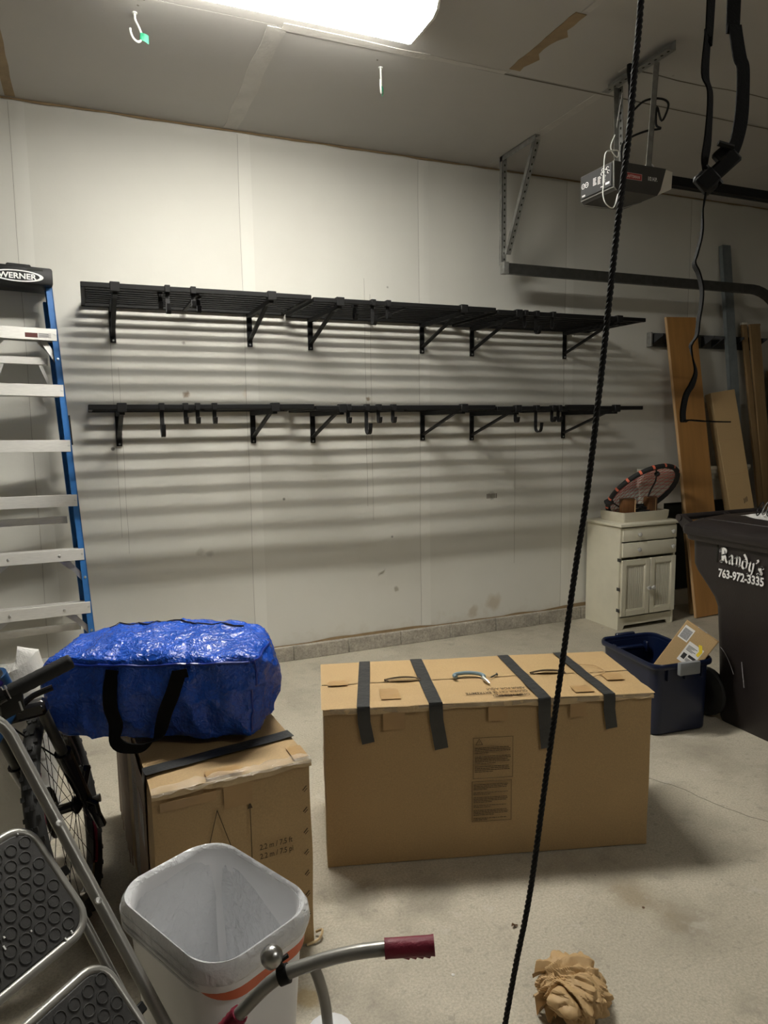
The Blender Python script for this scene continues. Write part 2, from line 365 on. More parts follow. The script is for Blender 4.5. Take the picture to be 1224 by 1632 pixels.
def block_row(name, x0, x1):
    o = build(name, MB().box(x0, x1, YW-.018, YW+.012, 0, .098), m_block, kind='structure')
    x = x0; k = 0
    while x < x1-.05:
        w_ = .39; xe = min(x+w_, x1)
        build('concrete_block', MB().box(x+.002, xe-.002, YW-.026-.003*(k % 2), YW+.002, 0, .097+.003*nz((k, 5, 1), .7), b=.003), m_block, o); x = xe; k += 1
    return o
block_row('baseboard_back', XL, 4.05)
build('trim_1', MB().box(4.05, XR, YW-.03, YW+.01, 0, .13).box(4.05, XR, YW-.022, YW+.01, .13, .145), m_trim, kind='structure')
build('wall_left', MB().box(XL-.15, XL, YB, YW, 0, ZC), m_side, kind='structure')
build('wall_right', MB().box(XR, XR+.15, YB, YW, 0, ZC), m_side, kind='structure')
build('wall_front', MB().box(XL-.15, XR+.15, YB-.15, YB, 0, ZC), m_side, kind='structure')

ce = build('ceiling', MB().box(XL-.15, XR+.15, YB-.15, YW+.15, ZC+.013, ZC+.16), m_ceil, kind='structure')
ys = 3.245
for a, b in ((XL, -1.5), (-1.5, -.27), (-.27, .877), (.877, 2.66), (2.66, 4.45), (4.45, XR)):
    build('ceiling_panel', MB().box(a+.001, b-.001, ys+.001, YW, ZC, ZC+.013, b=.001), m_ceil, ce)
for y0, y1 in ((2.025, ys), (.805, 2.025), (-.415, .805), (-1.635, -.415), (-2.855, -1.635), (-4.075, -2.855), (YB, -4.075)):
    for a, b in ((XL, -2.81), (-2.81, -.37), (-.37, 2.07), (2.07, 4.5), (4.5, XR)):
        build('ceiling_panel', MB().box(a+.001, b-.001, y0+.001, y1-.001, ZC, ZC+.013, b=.001), m_ceil, ce)
def cstrip(name, p, q, w_, m, th=.002, wob=.006):
    n = 14; p, q = V(p), V(q); pts = [p.lerp(q, k/n) for k in range(n+1)]
    d = (q-p).normalized(); sd = V((d.y, -d.x, 0))
    pts = [t+sd*wob*nz(t, 3.1) for t in pts]
    return build(name, MB().ribbon(pts, sd, [w_*(1+.25*nz(t, 6)) for t in pts], th), m, ce)
cstrip('joint_tape', (.885, 4.40, ZC-.001), (.885, 3.26, ZC-.001), .085, m_ctape, .003, .02)
cstrip('joint_tape', (2.66, 4.40, ZC-.001), (2.66, 3.26, ZC-.001), .05, m_ctape)
cstrip('joint_tape', (-.275, 4.40, ZC-.001), (-.275, 2.8, ZC-.001), .05, m_tan)
cstrip('joint_tape', (.90, ys, ZC-.001), (1.62, ys, ZC-.001), .055, m_ctape, .004)
cstrip('joint_tape', (1.62, ys, ZC-.001), (2.05, ys, ZC-.001), .03, m_ctape)
for x0, x1 in ((1.7, 2.95), (2.95, 4.2), (4.2, 5.7)):
    cstrip('joint_crack', (x0, ys+.012, ZC-.0006), (x1, ys+.012, ZC-.0006), .010, m_crack, .001, .003)
cstrip('joint_tape', (2.085, 2.02, ZC-.001), (2.085, 2.66, ZC-.001), .03, m_ctape)
mb = MB()
mb.prism([(2.045+.012*nz((0, k, 0), 2.3), 3.20-.52*k/12) for k in range(13)] + [(2.10+.018*nz((5, k, 0), 1.7)+(.025 if k in (4, 9, 10) else 0), 2.68+.52*k/12) for k in range(13)], ZC-.003, ZC-.0005)
build('torn_tape', mb, m_tan, ce)
cstrip('joint_tape', (2.59, 3.03, ZC-.001), (2.585, 2.91, ZC-.001), .012, m_tape)
cstrip('joint_crack', (2.6, 3.0, ZC-.0006), (4.9, 2.93, ZC-.0006), .008, m_crack, .001, .02)
# ragged tape along the top of the wall
mb = MB()
mb.grid(lambda u, v: (XL+(XR-XL)*u, YW-.003-.006*(1-v), ZC-.001-(.012+.006*nz((u*55, 0, 0)))*(1-v)), 160, 1)
build('trim_2', mb, m_tan, kind='structure')
# the ragged drywall foot above the curb
mb = MB()
mb.grid(lambda u, v: (XL+.02+(4.0-XL)*u, YW-.004-.001*sin(u*90), .097+v*(.008+.020*max(0, nz((u*26, 2, 0)))+.035*max(0, nz((u*9, 7, 0))))), 220, 1)
build('trim_3', mb, m_tan, kind='structure')

# ================================================================== ceiling lamps
def lamp(x0, x1, y0, y1, m_l, label):
    t = thing('ceiling_light', label, 'light', ((x0+x1)/2, (y0+y1)/2, ZC))
    L, W = (x1-x0)/2, (y1-y0)/2
    build('housing', MB().box(-L, L, -W+.03, W-.03, -.03, 0, b=.004).box(-L, L, -W+.012, -W+.035, -.022, -.002).box(-L, L, W-.035, W-.012, -.022, -.002), m_endcap, t)
    prof = [(-W+.012, -.024), (-W, -.034), (-W+.012, -.062), (-W+.05, -.078), (W-.05, -.078), (W-.012, -.062), (W, -.034), (W-.012, -.024)]
    T = axes((-L+.012, 0, 0), (0, 1, 0), (0, 0, 1), (1, 0, 0))
    build('diffuser', MB().prism(prof, 0, 2*L-.024, T), m_l, t)
    for s in (0, 1):
        build('end_cap', MB().prism([(p[0]*1.01, p[1]-(.002 if p[1] < -.03 else 0)) for p in prof], 2*L-.012 if s else -.0, 2*L if s else .012, axes((-L, 0, 0), (0, 1, 0), (0, 0, 1), (1, 0, 0))), m_endcap, t)
    return t
lamp(.20, 1.435, 2.765, 3.075, m_lamp, 'glowing wraparound fluorescent ceiling light above the black shelves')
lamp(1.9, 3.135, -1.0, -.69, m_lamp2, 'second wraparound ceiling light behind the viewpoint, out of the picture')

# ceiling hooks with green tags
def chook(x, y, rz, label, flip=1):
    t = thing('ceiling_hook', label, 'hook', (x, y, ZC), rz, 'white vinyl ceiling hooks')
    p = [(0, 0, 0), (0, 0, -.02), (.004, 0, -.05), (.028*flip, 0, -.10), (.04*flip, 0, -.14), (.035*flip, 0, -.17), (.01*flip, 0, -.185), (-.018*flip, 0, -.165), (-.032*flip, 0, -.13), (-.034*flip, 0, -.105)]; p = [V(q)*.62 for q in p]
    build('shank', MB().tube(spline(p, 5), .0048, 8).lathe([(.0, -.006), (.011, -.005), (.011, 0)], 10), m_whook, t)
    mb = MB(); mb.grid(lambda u, v: (.022*flip+.030*u, -.004-.006*sin(3*u+v), -.078-.032*v-.007*u), 4, 3)
    mb.tube([(.025*flip, 0, -.078), (.022*flip, 0, -.105)], .007, 8)
    build('paper_tag', mb, m_green, t)
chook(.29, 3.37, 0, 'white ceiling hook with green tag in the corner by the left ceiling edge')
chook(1.442, 3.42, 1.1, 'white ceiling hook with green tag beneath the right end of the light')
for x, y in ((.32, 3.26), (.30, 3.31), (1.40, 3.36)):
    build('screw_hole', MB().lathe([(.005, -.0008), (.005, 0)], 10, M.Translation((x, y, ZC-.0002))), m_crack, ce)

# ================================================================== wall shelves
D_SH = .60
def shelf(x0, zf, row, col, label, extra_shift=0):
    t = thing('wall_shelf', label, 'shelf', (x0, YW, zf), 0, 'black slatted shelves on the back wall')
    W = 1.172
    fr = MB()
    fr.box(0, W, -.028, -.002, -.028, 0, b=.003).box(0, W, -D_SH, -D_SH+.026, -.026, 0, b=.003)
    for x in (0, W-.022): fr.box(x, x+.022, -D_SH+.02, -.02, -.024, -.002, b=.003)
    build('frame', fr, m_blk, t)
    for k in range(8):
        y = -.028-.0655*(k+1)
        build('slat', MB().box(.02, W-.02, y-.011, y+.011, -.021, -.003, b=.004), m_blk, t)
    if not (row == 0 and col == 2): build('cross_brace', MB().box(W*.47, W*.47+.02, -D_SH+.02, -.02, -.034, -.022, b=.002), m_blk, t)
    for bx in (.158, .95):
        b = MB()
        b.box(bx-.016, bx+.016, -.012, -.0005, -.225, .006, b=.002)                # wall plate
        b.box(bx-.013, bx+.013, -D_SH+.015, -.01, -.052, -.027, b=.002)            # arm
        b.bar((bx, -.012, -.185), (bx, -.47, -.045), .024, .014, b=.002)           # strut
        br = build('bracket', b, m_blk, t)
        build('clip', MB().box(bx-.024, bx+.024, -D_SH-.004, -D_SH+.034, -.04, .008, b=.003), m_blk2, br)
        build('screw', MB().lathe([(.006, 0), (.005, .004), (0, .005)], 8, axes((bx, -.012, -.212), (1, 0, 0), (0, 0, 1), (0, -1, 0))), m_steel, br)
    return t
SX = [.008, 1.190, 2.372]
for row, zs, nm in ((0, (2.262, 2.252, 2.242), 'upper'), (1, (1.668, 1.660, 1.652), 'lower')):
    for col, side in enumerate(('left-end', 'middle', 'right-end')):
        shelf(SX[col], zs[col], row, col, 'black slatted steel wall shelf, %s unit of the %s row' % (side, nm))
build_flat = thing('loose_slat', 'loose flat black bar lying on the right end of the lower shelf', 'bar', (3.2, 4.05, 1.6545))
build('bar', MB().box(-.13, .12, -.016, .016, 0, .012, b=.002), m_blk, build_flat)

def jhook(x, z, y=3.80, kind='s', label='', row=''):
    """z = shelf top; hangs over the shelf's front bar; J opens toward the room"""
    t = thing('shelf_hook', label, 'hook', (x, y, z), 0, 'black J hooks hung on the %s shelf row' % row)
    w_ = .021; ln = {'s': .10, 'l': .165, 'm': .135}[kind]; rr = {'s': .017, 'l': .032, 'm': .024}[kind]
    P = [(0, .0045, -.005), (0, 0, -.03), (0, 0, -ln+rr)]
    for k in range(1, 8): a = pi*k/8; P.append((0, -rr+rr*cos(a), -ln+rr-rr*sin(a)))
    P += [(0, -2*rr, -ln+rr), (0, -2*rr-.004, -ln+rr+rr*.9)]
    build('hook', MB().ribbon(P, (1, 0, 0), w_, .0065), m_blk2, t)
    build('clip', MB().box(-w_/2-.003, w_/2+.003, -.026, .012, .0005, .007, b=.002).box(-w_/2-.003, w_/2+.003, -.029, -.0225, -.030, .006, b=.002).box(-w_/2-.003, w_/2+.003, .006, .013, -.03, .006, b=.002), m_blk2, t)
ZU = lambda x: 2.262-.010*((x > 1.185)+(x > 2.367)); ZL = lambda x: 1.668-.008*((x > 1.185)+(x > 2.367))
yh = YW-D_SH+.022
low = [(.359, 'l', 'long black J hook, leftmost on the lower shelf row'), (.479, 's', 'short black J hook, second from the left end of the lower shelf'),
       (.541, 's', 'short black J hook, third from the left end of the lower shelf'), (.629, 's', 'short black J hook, fourth from the left end of the lower shelf'),
       (1.387, 's', 'short black J hook left of the long one, middle unit of lower shelf'), (1.500, 'l', 'long wide black J hook on the middle unit of the lower shelf'),
       (1.575, 's', 'short black J hook just right of the long one, middle lower shelf'), (1.668, 's', 'short black J hook, rightmost on the middle unit of lower shelf'),
       (2.520, 's', 'short black J hook, leftmost on the right-end unit of lower shelf'), (2.675, 'l', 'long wide black J hook on the right-end unit of the lower shelf'),
       (2.800, 's', 'short black J hook, first of the close pair at lower shelf right end'), (2.850, 's', 'short black J hook beside the bracket at lower shelf right end')]
for x, k, l in low: jhook(x, ZL(x), yh, k, l, 'lower')
upp = [(.388, 's', 0.08, 'short black J hook, leftmost on the upper shelf row'), (.417, 'm', 0, 'medium black J hook, second from left on the upper shelf row'),
       (.545, 's', 0, 'short black J hook, front one of the second pair on upper shelf'), (.590, 's', .11, 'short black J hook, rear one of the second pair on upper shelf'),
       (1.463, 's', .06, 'short black J hook, leftmost of three on the upper middle unit'), (1.548, 'm', 0, 'wide black J hook, centre of three on the upper middle unit'),
       (1.642, 's', 0, 'short black double J hook, rightmost of three on the upper middle unit'),
       (2.58, 's', 0, 'short black J hook, leftmost of three on the upper right-end unit'), (2.665, 'm', 0, 'wide black J hook, centre of three on the upper right-end unit'), (2.79, 's', 0, 'short black J hook, rightmost of three on the upper right-end unit')]
for x, k, dy, l in upp: jhook(x, ZU(x), yh+(0 if dy == 0 else .0655*round(dy/.0655)+.003), k, l, 'upper')

# ================================================================== step ladder, folded, leaning on the back wall
lx = V((cos(R(7)), sin(R(7)), 0)); lean = R(4.6)
lz = (lx*.018+V((0, 0, 1))*cos(lean) + V((-sin(R(7)), cos(R(7)), 0))*sin(lean)).normalized(); lx = (lx-lz*lx.dot(lz)).normalized(); ly = lz.cross(lx)
LT = thing('step_ladder', 'blue fiberglass step ladder with aluminium steps folded against the back wall', 'ladder', mat=axes((-.312, 4.045, .012), lx, ly, lz))
HL = 2.40
hw = lambda z: .305-.061*z                # half width to the rail's outer face
def rail(s, y0, y1, z0, z1, off=0):
    a, b = hw(z0)-off, hw(z1)-off; mb = MB()
    for i0, i1, j0, j1 in ((0, .006, y0, y1), (0, .032, y0, y0+.005), (0, .032, y1-.005, y1)):
        vs = [(s*(a-i0), j0, z0), (s*(a-i1), j0, z0), (s*(a-i1), j1, z0), (s*(a-i0), j1, z0), (s*(b-i0), j0, z1), (s*(b-i1), j0, z1), (s*(b-i1), j1, z1), (s*(b-i0), j1, z1)]
        mb.add(vs, [(0,1,2,3),(7,6,5,4),(0,4,5,1),(1,5,6,2),(2,6,7,3),(3,7,4,0)])
    return mb
for s in (-1, 1):
    r_ = build('rail', rail(s, 0, .075, .03, HL-.1), m_blue, LT)
    build('foot', MB().box(s*hw(0)-.03, s*hw(0)+.03, -.01, .08, -.012, .05, b=.005), m_blkm, r_)
    build('rear_rail', rail(s, .085, .115, .05, HL-.16, .014), m_blue, LT)
stepz = [.27+.2965*k for k in range(7)]
for i, z in enumerate(stepz):
    h = hw(z)-.007; sb = MB().box(-h, h, -.004, .004, -.034, .028, b=.001)
    sb.box(-h, h, .068, .073, -.03, .026)
    for k in range(4): sb.box(-h, h, -.002+.020*k, .012+.020*k, .024, .0295+.0015*(k % 2))
    T = M.Translation((0, 0, z)); g = MB()
    g.add(sb.v, sb.f, False, T)
    st = build('step', g, m_alup, LT)
    rv = MB()
    for s in (-1, 1):
        for zz in (0, -.13) if i in (0, 1, 2, 6) else (0,): rv.lathe([(.0075, 0), (.006, .004), (0, .005)], 10, axes((s*(hw(z+zz)-.016), -.0005, z+zz), (1, 0, 0), (0, 0, 1), (0, -1, 0)))
        if i in (1, 2): rv.lathe([(.008, 0), (.006, .004), (0, .005)], 10, axes((s*h*.5, -.005, z-.004), (1, 0, 0), (0, 0, 1), (0, -1, 0)))
    build('rivet', rv, m_alu, st, kind='stuff')
    if i in (0, 1, 2, 6):
        for s in (-1, 1): build('brace', MB().bar((s*h*.62, .035, z-.03), (s*(hw(z-.14)-.012), .02, z-.15), .028, .006, (0, 1, 0)).bar((s*h*.50, .055, z-.03), (s*(hw(z-.12)-.012), .05, z-.13), .02, .005, (0, 1, 0)), m_alu, LT)
for z in (.45, 1.05, 1.92):
    h = hw(z)-.06; build('rear_bar', MB().box(-h, h, .092, .112, z-.02, z+.02, b=.002), m_alup, LT)
    if z > 1.5:
        for s in (-1, 1): build('brace', MB().bar((s*h*.7, .1, z-.015), (s*(h-.0), .1, z-.12), .016, .005, (0, 1, 0)), m_alu, LT)
h = hw(HL)+.008
cap = MB().box(-h, h, -.045, .145, HL-.105, HL-.012, b=.012, seg=2)
cap.box(-h+.02, -h+.08, -.03, .13, HL-.02, HL, b=.006).box(-.05, h*.4, -.03, .13, HL-.02, HL, b=.006)
cap_o = build('top_cap', cap, m_blk2, LT)
build('tool_slot', MB().box(.045, .12, -.0462, -.044, HL-.034, HL-.024), m_dark, cap_o)
T = axes((0, -.0462, HL-.068), (1, 0, 0), (0, 0, 1), (0, -1, 0))
ell = lambda a, b, n=36: [(a*cos(2*pi*k/n), b*sin(2*pi*k/n)) for k in range(n)]
build('logo_ring', MB().prism(ell(.122, .030), 0, .0008, T), m_wlett, cap_o)
build('logo_oval', MB().prism(ell(.104, .024), .0008, .0014, T), m_blk2, cap_o)
build('logo_lettering', MB().text('WERNER', .040, T @ M.Translation((0, -.0145, .0016)), .0011, .0003, 'CENTER', 1.08), m_wlett, cap_o)
z = stepz[6]; T = axes((.05, -.0045, z-.010), (1, 0, 0), (0, 0, 1), (0, -1, 0))
stp = [c for c in LT.children if c.name.startswith('step')][6]
build('warning_sticker', MB().prism([(-.03, -.012), (.03, -.012), (.03, .012), (-.03, .012)], 0, .0005, T), m_redprint, stp)
mb = MB()
for k in range(5): mb.box(.035, .095-.012*(k % 2), -.010+.0048*k, -.0072+.0048*k, 0, .0004, T)
build('warning_print', mb, m_greyprint, stp)
build('spreader', MB().bar((hw(1.55)-.004, .02, 1.62), (hw(1.55)+.004, .02, 1.46), .012, .02), m_blk2, LT)

# ================================================================== garage door track
TR = thing('door_track', 'dark horizontal garage door track hanging from the ceiling near the back wall', 'track', (2.63, 4.17, ZC))
zt = -.725
path = [V((0, 0, zt)), V((1.2, 0, zt)), V((2.30, 0, zt))] + [V((2.30+.38*sin(R(a)), 0, zt-.38*(1-cos(R(a))))) for a in range(9, 91, 9)] + [V((2.68, 0, -ZC+.3))]
def sweep(prof, pts):
    lp = []
    for i, p in enumerate(pts):
        t = (pts[min(i+1, len(pts)-1)]-pts[max(i-1, 0)]).normalized(); n = V((-t.z, 0, t.x))
        lp.append([p+V((0, 1, 0))*a+n*b for a, b in prof])
    return MB().loft(lp, False)
build('rail', sweep([(-.018, -.034), (-.018, .034), (.016, .034), (.016, .030), (-.014, .030), (-.014, -.030), (.016, -.030), (.016, -.034)], path), m_dsteel, TR)
build('end_bracket', MB().box(-.012, .03, -.026, .02, zt-.037, zt+.04, b=.002), m_steel, TR)
def angle(p, q, w_, side, side2, holes=True, t=.003):
    """perforated angle iron from p to q; flanges along side and side2"""
    p, q, a, b = V(p), V(q), V(side).normalized(), V(side2).normalized(); mb = MB()
    for s, o in ((a, b), (b, a)):
        vs = [p, p+s*w_, q+s*w_, q]; mb.add(vs+[v+o*t for v in vs], [(0,1,2,3),(7,6,5,4),(0,4,5,1),(1,5,6,2),(2,6,7,3),(3,7,4,0)])
    return mb
def holes(p, q, w_, side, nrm, step=.04, r=.006):
    p, q, s, n = V(p), V(q), V(side).normalized(), V(nrm).normalized(); d = q-p; L = d.length; d.normalize(); mb = MB()
    for k in range(int(L/step)):
        for c in (p+d*(step*(k+.5))+s*w_*.55-n*.0006, p+d*(step*(k+.5))+s*w_*.55+n*.0037):
            mb.add([c+(d*cos(2*pi*j/8)*1.3+s*sin(2*pi*j/8))*r for j in range(8)], [tuple(range(8))])
    return mb
def hanger(name, p, q, w_, s, s2, parent, m=None):
    o = build(name, angle(p, q, w_, s, s2), m or m_steel, parent)
    build('hole', holes(p, q, w_, s, s2), m_dark, o, kind='stuff'); return o
hanger('hanger_strap', (0, .02, -.002), (0, .02, zt+.03), .034, (1, 0, 0), (0, 1, 0), TR)
hanger('hanger_strap', (.02, -.325, -.02), (.02, -.005, zt+.09), .034, (1, 0, 0), (0, 1, .25), TR)
hanger('ceiling_angle', (.0, -.35, -.002), (.0, .05, -.002), .035, (1, 0, 0), (0, 0, -1), TR)

# ================================================================== garage door opener
OP = thing('door_opener', 'charcoal garage door opener hanging on perforated straps from the ceiling', 'opener', (2.33, 2.75, 2.752))
# shell profile along X (length) seen from -Y
prof = [(0, 0), (.315, 0), (.285, -.10), (.265, -.128), (.02, -.128), (.004, -.115)]
T = axes((0, .0, 0), (1, 0, 0), (0, 0, 1), (0, -1, 0))
build('shell', MB().prism(prof, -.24, 0, T), m_opener, OP)
build('label_plate', MB().box(-.003, .001, .012, .232, -.108, -.006), m_blkpr, OP)
build('edge_trim', MB().tube([(-.001, 0, 0), (.004, 0, -.115), (.02, 0, -.129)], .0025, 6).tube([(.004, 0, -.116), (.004, .24, -.116)], .002, 6).tube([(.004, .24, -.115), (.03, .24, -.135), (.22, .22, -.137), (.262, .1, -.130)], .002, 6), m_steel, OP)
lens = build('light_lens', MB().loft(
      [[V((.316, .004, -.002)), V((.316, .236, -.002)), V((.268, .236, -.126)), V((.268, .004, -.126))],
       [V((.365, .01, -.006)), V((.365, .23, -.006)), V((.362, .23, -.085)), V((.362, .01, -.085))],
       [V((.372, .03, -.014)), V((.372, .21, -.014)), V((.370, .21, -.075)), V((.370, .03, -.075))]], False), m_lens, OP)
# label print on the end (faces -X): axes u=-Y (to the right seen from the left), v=Z
TL = lambda y, z: axes((-.0035, y, z), (0, -1, 0), (0, 0, 1), (-1, 0, 0))
mb = MB()
for cx in (.0, .026):
    mb.add(*(lambda vs: (vs, [(k, (k+1) % 20, 20+(k+1) % 20, 20+k) for k in range(20)]))([(cx+.013*cos(2*pi*k/20), .013*sin(2*pi*k/20), 0) for k in range(20)]+[(cx+.010*cos(2*pi*k/20), .010*sin(2*pi*k/20), 0) for k in range(20)]), False, TL(.215, -.052))
    mb.box(cx-.007, cx+.007, -.0012, .0012, 0, .0003, TL(.215, -.052) @ M.Rotation(.8, 4, 'Z') if cx == 0 else TL(.215, -.052))
random.seed(3)
for c in range(3):
    for r in range(7):
        mb.box(.0, .026-.010*random.random(), 0, .0024, 0, .0003, TL(.142-.034*c, -.040-.0052*r-.004*c))
mb.box(0, .028, 0, .010, 0, .0003, TL(.052, -.094)); mb.box(0, .022, 0, .004, 0, .0003, TL(.085, -.096))
for k in range(6): mb.box(.004*k, .004*k+.0025, 0, .008, 0, .0003, TL(.222, -.102))
for y, z in ((.070, -.020), (.055, -.028), (.038, -.022), (.075, -.036), (.030, -.040)):
    mb.tube([TL(y, z) @ V((.008*cos(a*.6), .006*sin(a*.6), .002)) for a in range(9)], .0018, 5)
build('label_print', mb, m_wlett, OP)
Tf = axes((.068, -.0006, -.066), (1, 0, 0), (0, 0, 1), (0, -1, 0))
lp = build('logo_plate', MB().box(-.012, .098, -.006, .022, 0, .0006, Tf), m_logo, OP)
mb = MB().text('CRAFTSMAN', .0185, Tf @ M.Translation((-.008, .0015, .0008)), .0006, .0002, 'LEFT', .9)
for a, b, c, d in ((-.0125, .0985, .0215, .0228), (-.0125, .0985, -.0065, -.0052), (-.0125, -.0112, -.006, .022), (.0972, .0985, -.006, .022)): mb.box(a, b, c, d, .0004, .0012, Tf)
build('logo_lettering', mb, m_logot, lp)
build('power_lettering', MB().text('1/2 H.P.', .023, Tf @ M.Translation((.135, .002, 0)), .0009, .0003, 'LEFT', .8), m_wlett, OP)
hanger('hanger_strap', (.285, .035, .49), (.255, .035, .0), .032, (0, 1, 0), (-1, 0, 0), OP)
hanger('hanger_strap', (.285, .315, .49), (.235, .235, .0), .032, (0, -1, 0), (-1, 0, 0), OP)
build('top_plate', MB().box(.20, .29, .02, .22, 0, .004), m_steel, OP)
hanger('ceiling_angle', (.29, -.06, .50), (.29, .40, .50), .045, (-1, 0, 0), (0, 0, 1), OP)
build('rail', MB().box(.31, 3.0, .115, .15, -.02, .025, b=.003), m_blk, OP)
build('chain', MB().tube([(.31, .105, -.035), (3.0, .105, -.045)], .006, 6), m_blk2, OP)
cord = [(2.584, 2.95, 3.265), (2.583, 2.95, 3.192), (2.585, 2.95, 3.10), (2.592, 2.945, 3.075), (2.653, 2.93, 3.129), (2.725, 2.92, 3.152), (2.791, 2.92, 3.153), (2.809, 2.92, 3.126), (2.779, 2.93, 3.058), (2.755, 2.94, 3.124), (2.752, 2.94, 3.04), (2.772, 2.93, 3.02), (2.699, 2.95, 3.005), (2.6, 2.95, 2.961), (2.546, 2.95, 2.907), (2.541, 2.93, 2.755)]
co = build('power_cord', MB().tube(spline(cord, 5), .0055, 7), m_blk2, OP, world=True)
build('plug', MB().tube([(2.584, 2.95, 3.30), (2.584, 2.95, 3.27), (2.584, 2.95, 3.235), (2.583, 2.95, 3.21)], [.016, .017, .011, .007], 10), m_blk2, co, world=True)
wire = [(2.324, 2.74, 2.86), (2.301, 2.74, 2.80), (2.344, 2.745, 2.765), (2.34, 2.735, 2.79), (2.29, 2.73, 2.782), (2.252, 2.72, 2.755), (2.248, 2.72, 2.638), (2.246, 2.72, 2.583), (2.265, 2.72, 2.544), (2.309, 2.72, 2.532), (2.345, 2.735, 2.60)]
build('antenna_wire', MB().tube(spline(wire, 5), .0028, 6), m_whook, OP, world=True)
build('hanger_wire', MB().tube(spline([(2.62, 2.80, 2.757), (2.60, 2.79, 2.775), (2.58, 2.80, 2.78), (2.54, 2.86, 2.765)], 4), .0035, 6).tube(spline([(2.60, 3.02, 3.20), (2.575, 3.03, 3.0), (2.56, 3.0, 2.80)], 4), .003, 6), m_whook, OP, world=True)

# ================================================================== tool rail, boards and mantel by the right part of the wall
TRL = thing('tool_rail', 'black steel tool rail with hook plates screwed to wall behind the boards', 'rail', (4.72, YW, 2.18))
build('channel', MB().box(-.60, .61, -.016, -.0005, -.05, .055, b=.002).box(-.60, .61, -.03, -.012, .045, .055).box(-.60, .61, -.024, -.012, -.05, -.044), m_dsteel, TRL)
for x in (-.585, -.05, .06, .28, .545):
    build('hook_plate', MB().add([(x, -.014, .05), (x, -.014, -.045), (x+.05, -.10, .045), (x+.05, -.10, .03), (x+.006, -.014, .05), (x+.006, -.014, -.045), (x+.056, -.10, .045), (x+.056, -.10, .03)], [(0,1,3,2),(4,6,7,5),(0,2,6,4),(1,5,7,3),(2,3,7,6)]), m_blk, TRL)
build('end_plate', MB().box(-.612, -.592, -.05, -.001, -.052, .058, b=.003), m_steel, TRL)

def leaning(name, label, cat, bottom, top, w_, th, side=(1, 0, 0), group=None):
    b, t = V(bottom), V(top); z = (t-b).normalized(); x = V(side); x = (x-z*x.dot(z)).normalized(); y = z.cross(x)
    o = thing(name, label, cat, mat=axes(b, x, y, z), group=group); return o, (t-b).length
o, L = leaning('plywood_plank', 'wide orange-brown plywood plank leaning on the wall beside the cabinet', 'plank', (4.475, 4.02, .008), (4.395, 4.365, 2.36), .31, .022)
build('board', MB().box(-.148, .155, -.011, .011, 0, L, b=.001), m_wood, o); build('edge_strip', MB().box(-.155, -.148, -.0112, .0112, 0, L, b=.001), m_wedge, o)
o, L = leaning('plywood_plank', 'second narrower plank edge seen low behind the orange plank', 'plank', (4.45, 4.10, .005), (4.52, 4.395, 1.6), .2, .02)
build('board', MB().box(-.10, .10, -.010, .010, 0, L, b=.001), m_brown, o)
o, L = leaning('steel_stud', 'tall grey steel stud leaning against the wall behind the boards', 'stud', (4.99, 4.12, .005), (4.875, 4.40, 2.955), .09, .03)
build('channel', MB().box(-.046, .046, -.02, -.017, 0, L).box(-.046, -.043, -.02, .016, 0, L).box(.043, .046, -.02, .016, 0, L), m_grystud, o)
o, L = leaning('cardboard_carton', 'long upright cardboard carton leaning behind the brown trash bin', 'box', (4.98, 4.02, .008), (4.795, 4.31, 1.775), .2, .09, (.93, -.36, 0))
build('carton', MB().box(-.10, .10, -.05, .05, 0, L, b=.004), m_kraft, o)
build('tape_strip', MB().box(-.1003, .1003, -.0506, .0506, L*.62, L*.62+.004).box(-.1003, .1003, -.0506, .0506, L*.78, L*.78+.003), m_ptape, o)
mb = MB()
T = axes((.03, -.0506, L*.50), (1, 0, 0), (0, 0, 1), (0, -1, 0))
for k in range(3): mb.box(-.006+.012*k, .0+.012*k, -.03+.006*k, .01+.006*k, 0, .0004, T)
build('printed_marks', mb, m_ink, o)
for x0, w_, lab, zt_ in ((5.10, .055, 'narrow brown plank with pale top leaning left of the wide brown plank', 2.345), (5.20, .115, 'wide brown plank leaning on the tool rail right of the steel stud', 2.335)):
    o, L = leaning('lumber_plank', lab, 'plank', (x0+.16, 4.12+.02*(x0 > 5.15), .005), (x0, 4.375-.02*(x0 > 5.15), zt_), w_, .02, group=None)
    build('board', MB().box(-w_/2, w_/2, -.011, .011, 0, L, b=.002), m_brown, o)
    build('end_cap', MB().box(-w_/2-.002, w_/2+.002, -.013, .013, L-.012, L+.004), m_trim if w_ < .1 else m_brown, o)
o, L = leaning('lumber_plank', 'dull brown board at the right edge of the picture', 'plank', (5.30, 3.90, .005), (5.52, 4.38, 1.95), .3, .02)
build('board', MB().box(-.10, .16, -.010, .010, 0, L, b=.002), m_brown, o)
o, L = leaning('trim_strip', 'thin white trim strip standing between cardboard carton and brown planks', 'strip', (5.06, 4.33, .005), (5.06, 4.40, 1.87), .03, .01)
build('strip', MB().box(-.014, .014, -.005, .005, 0, L, b=.001), m_trim, o)

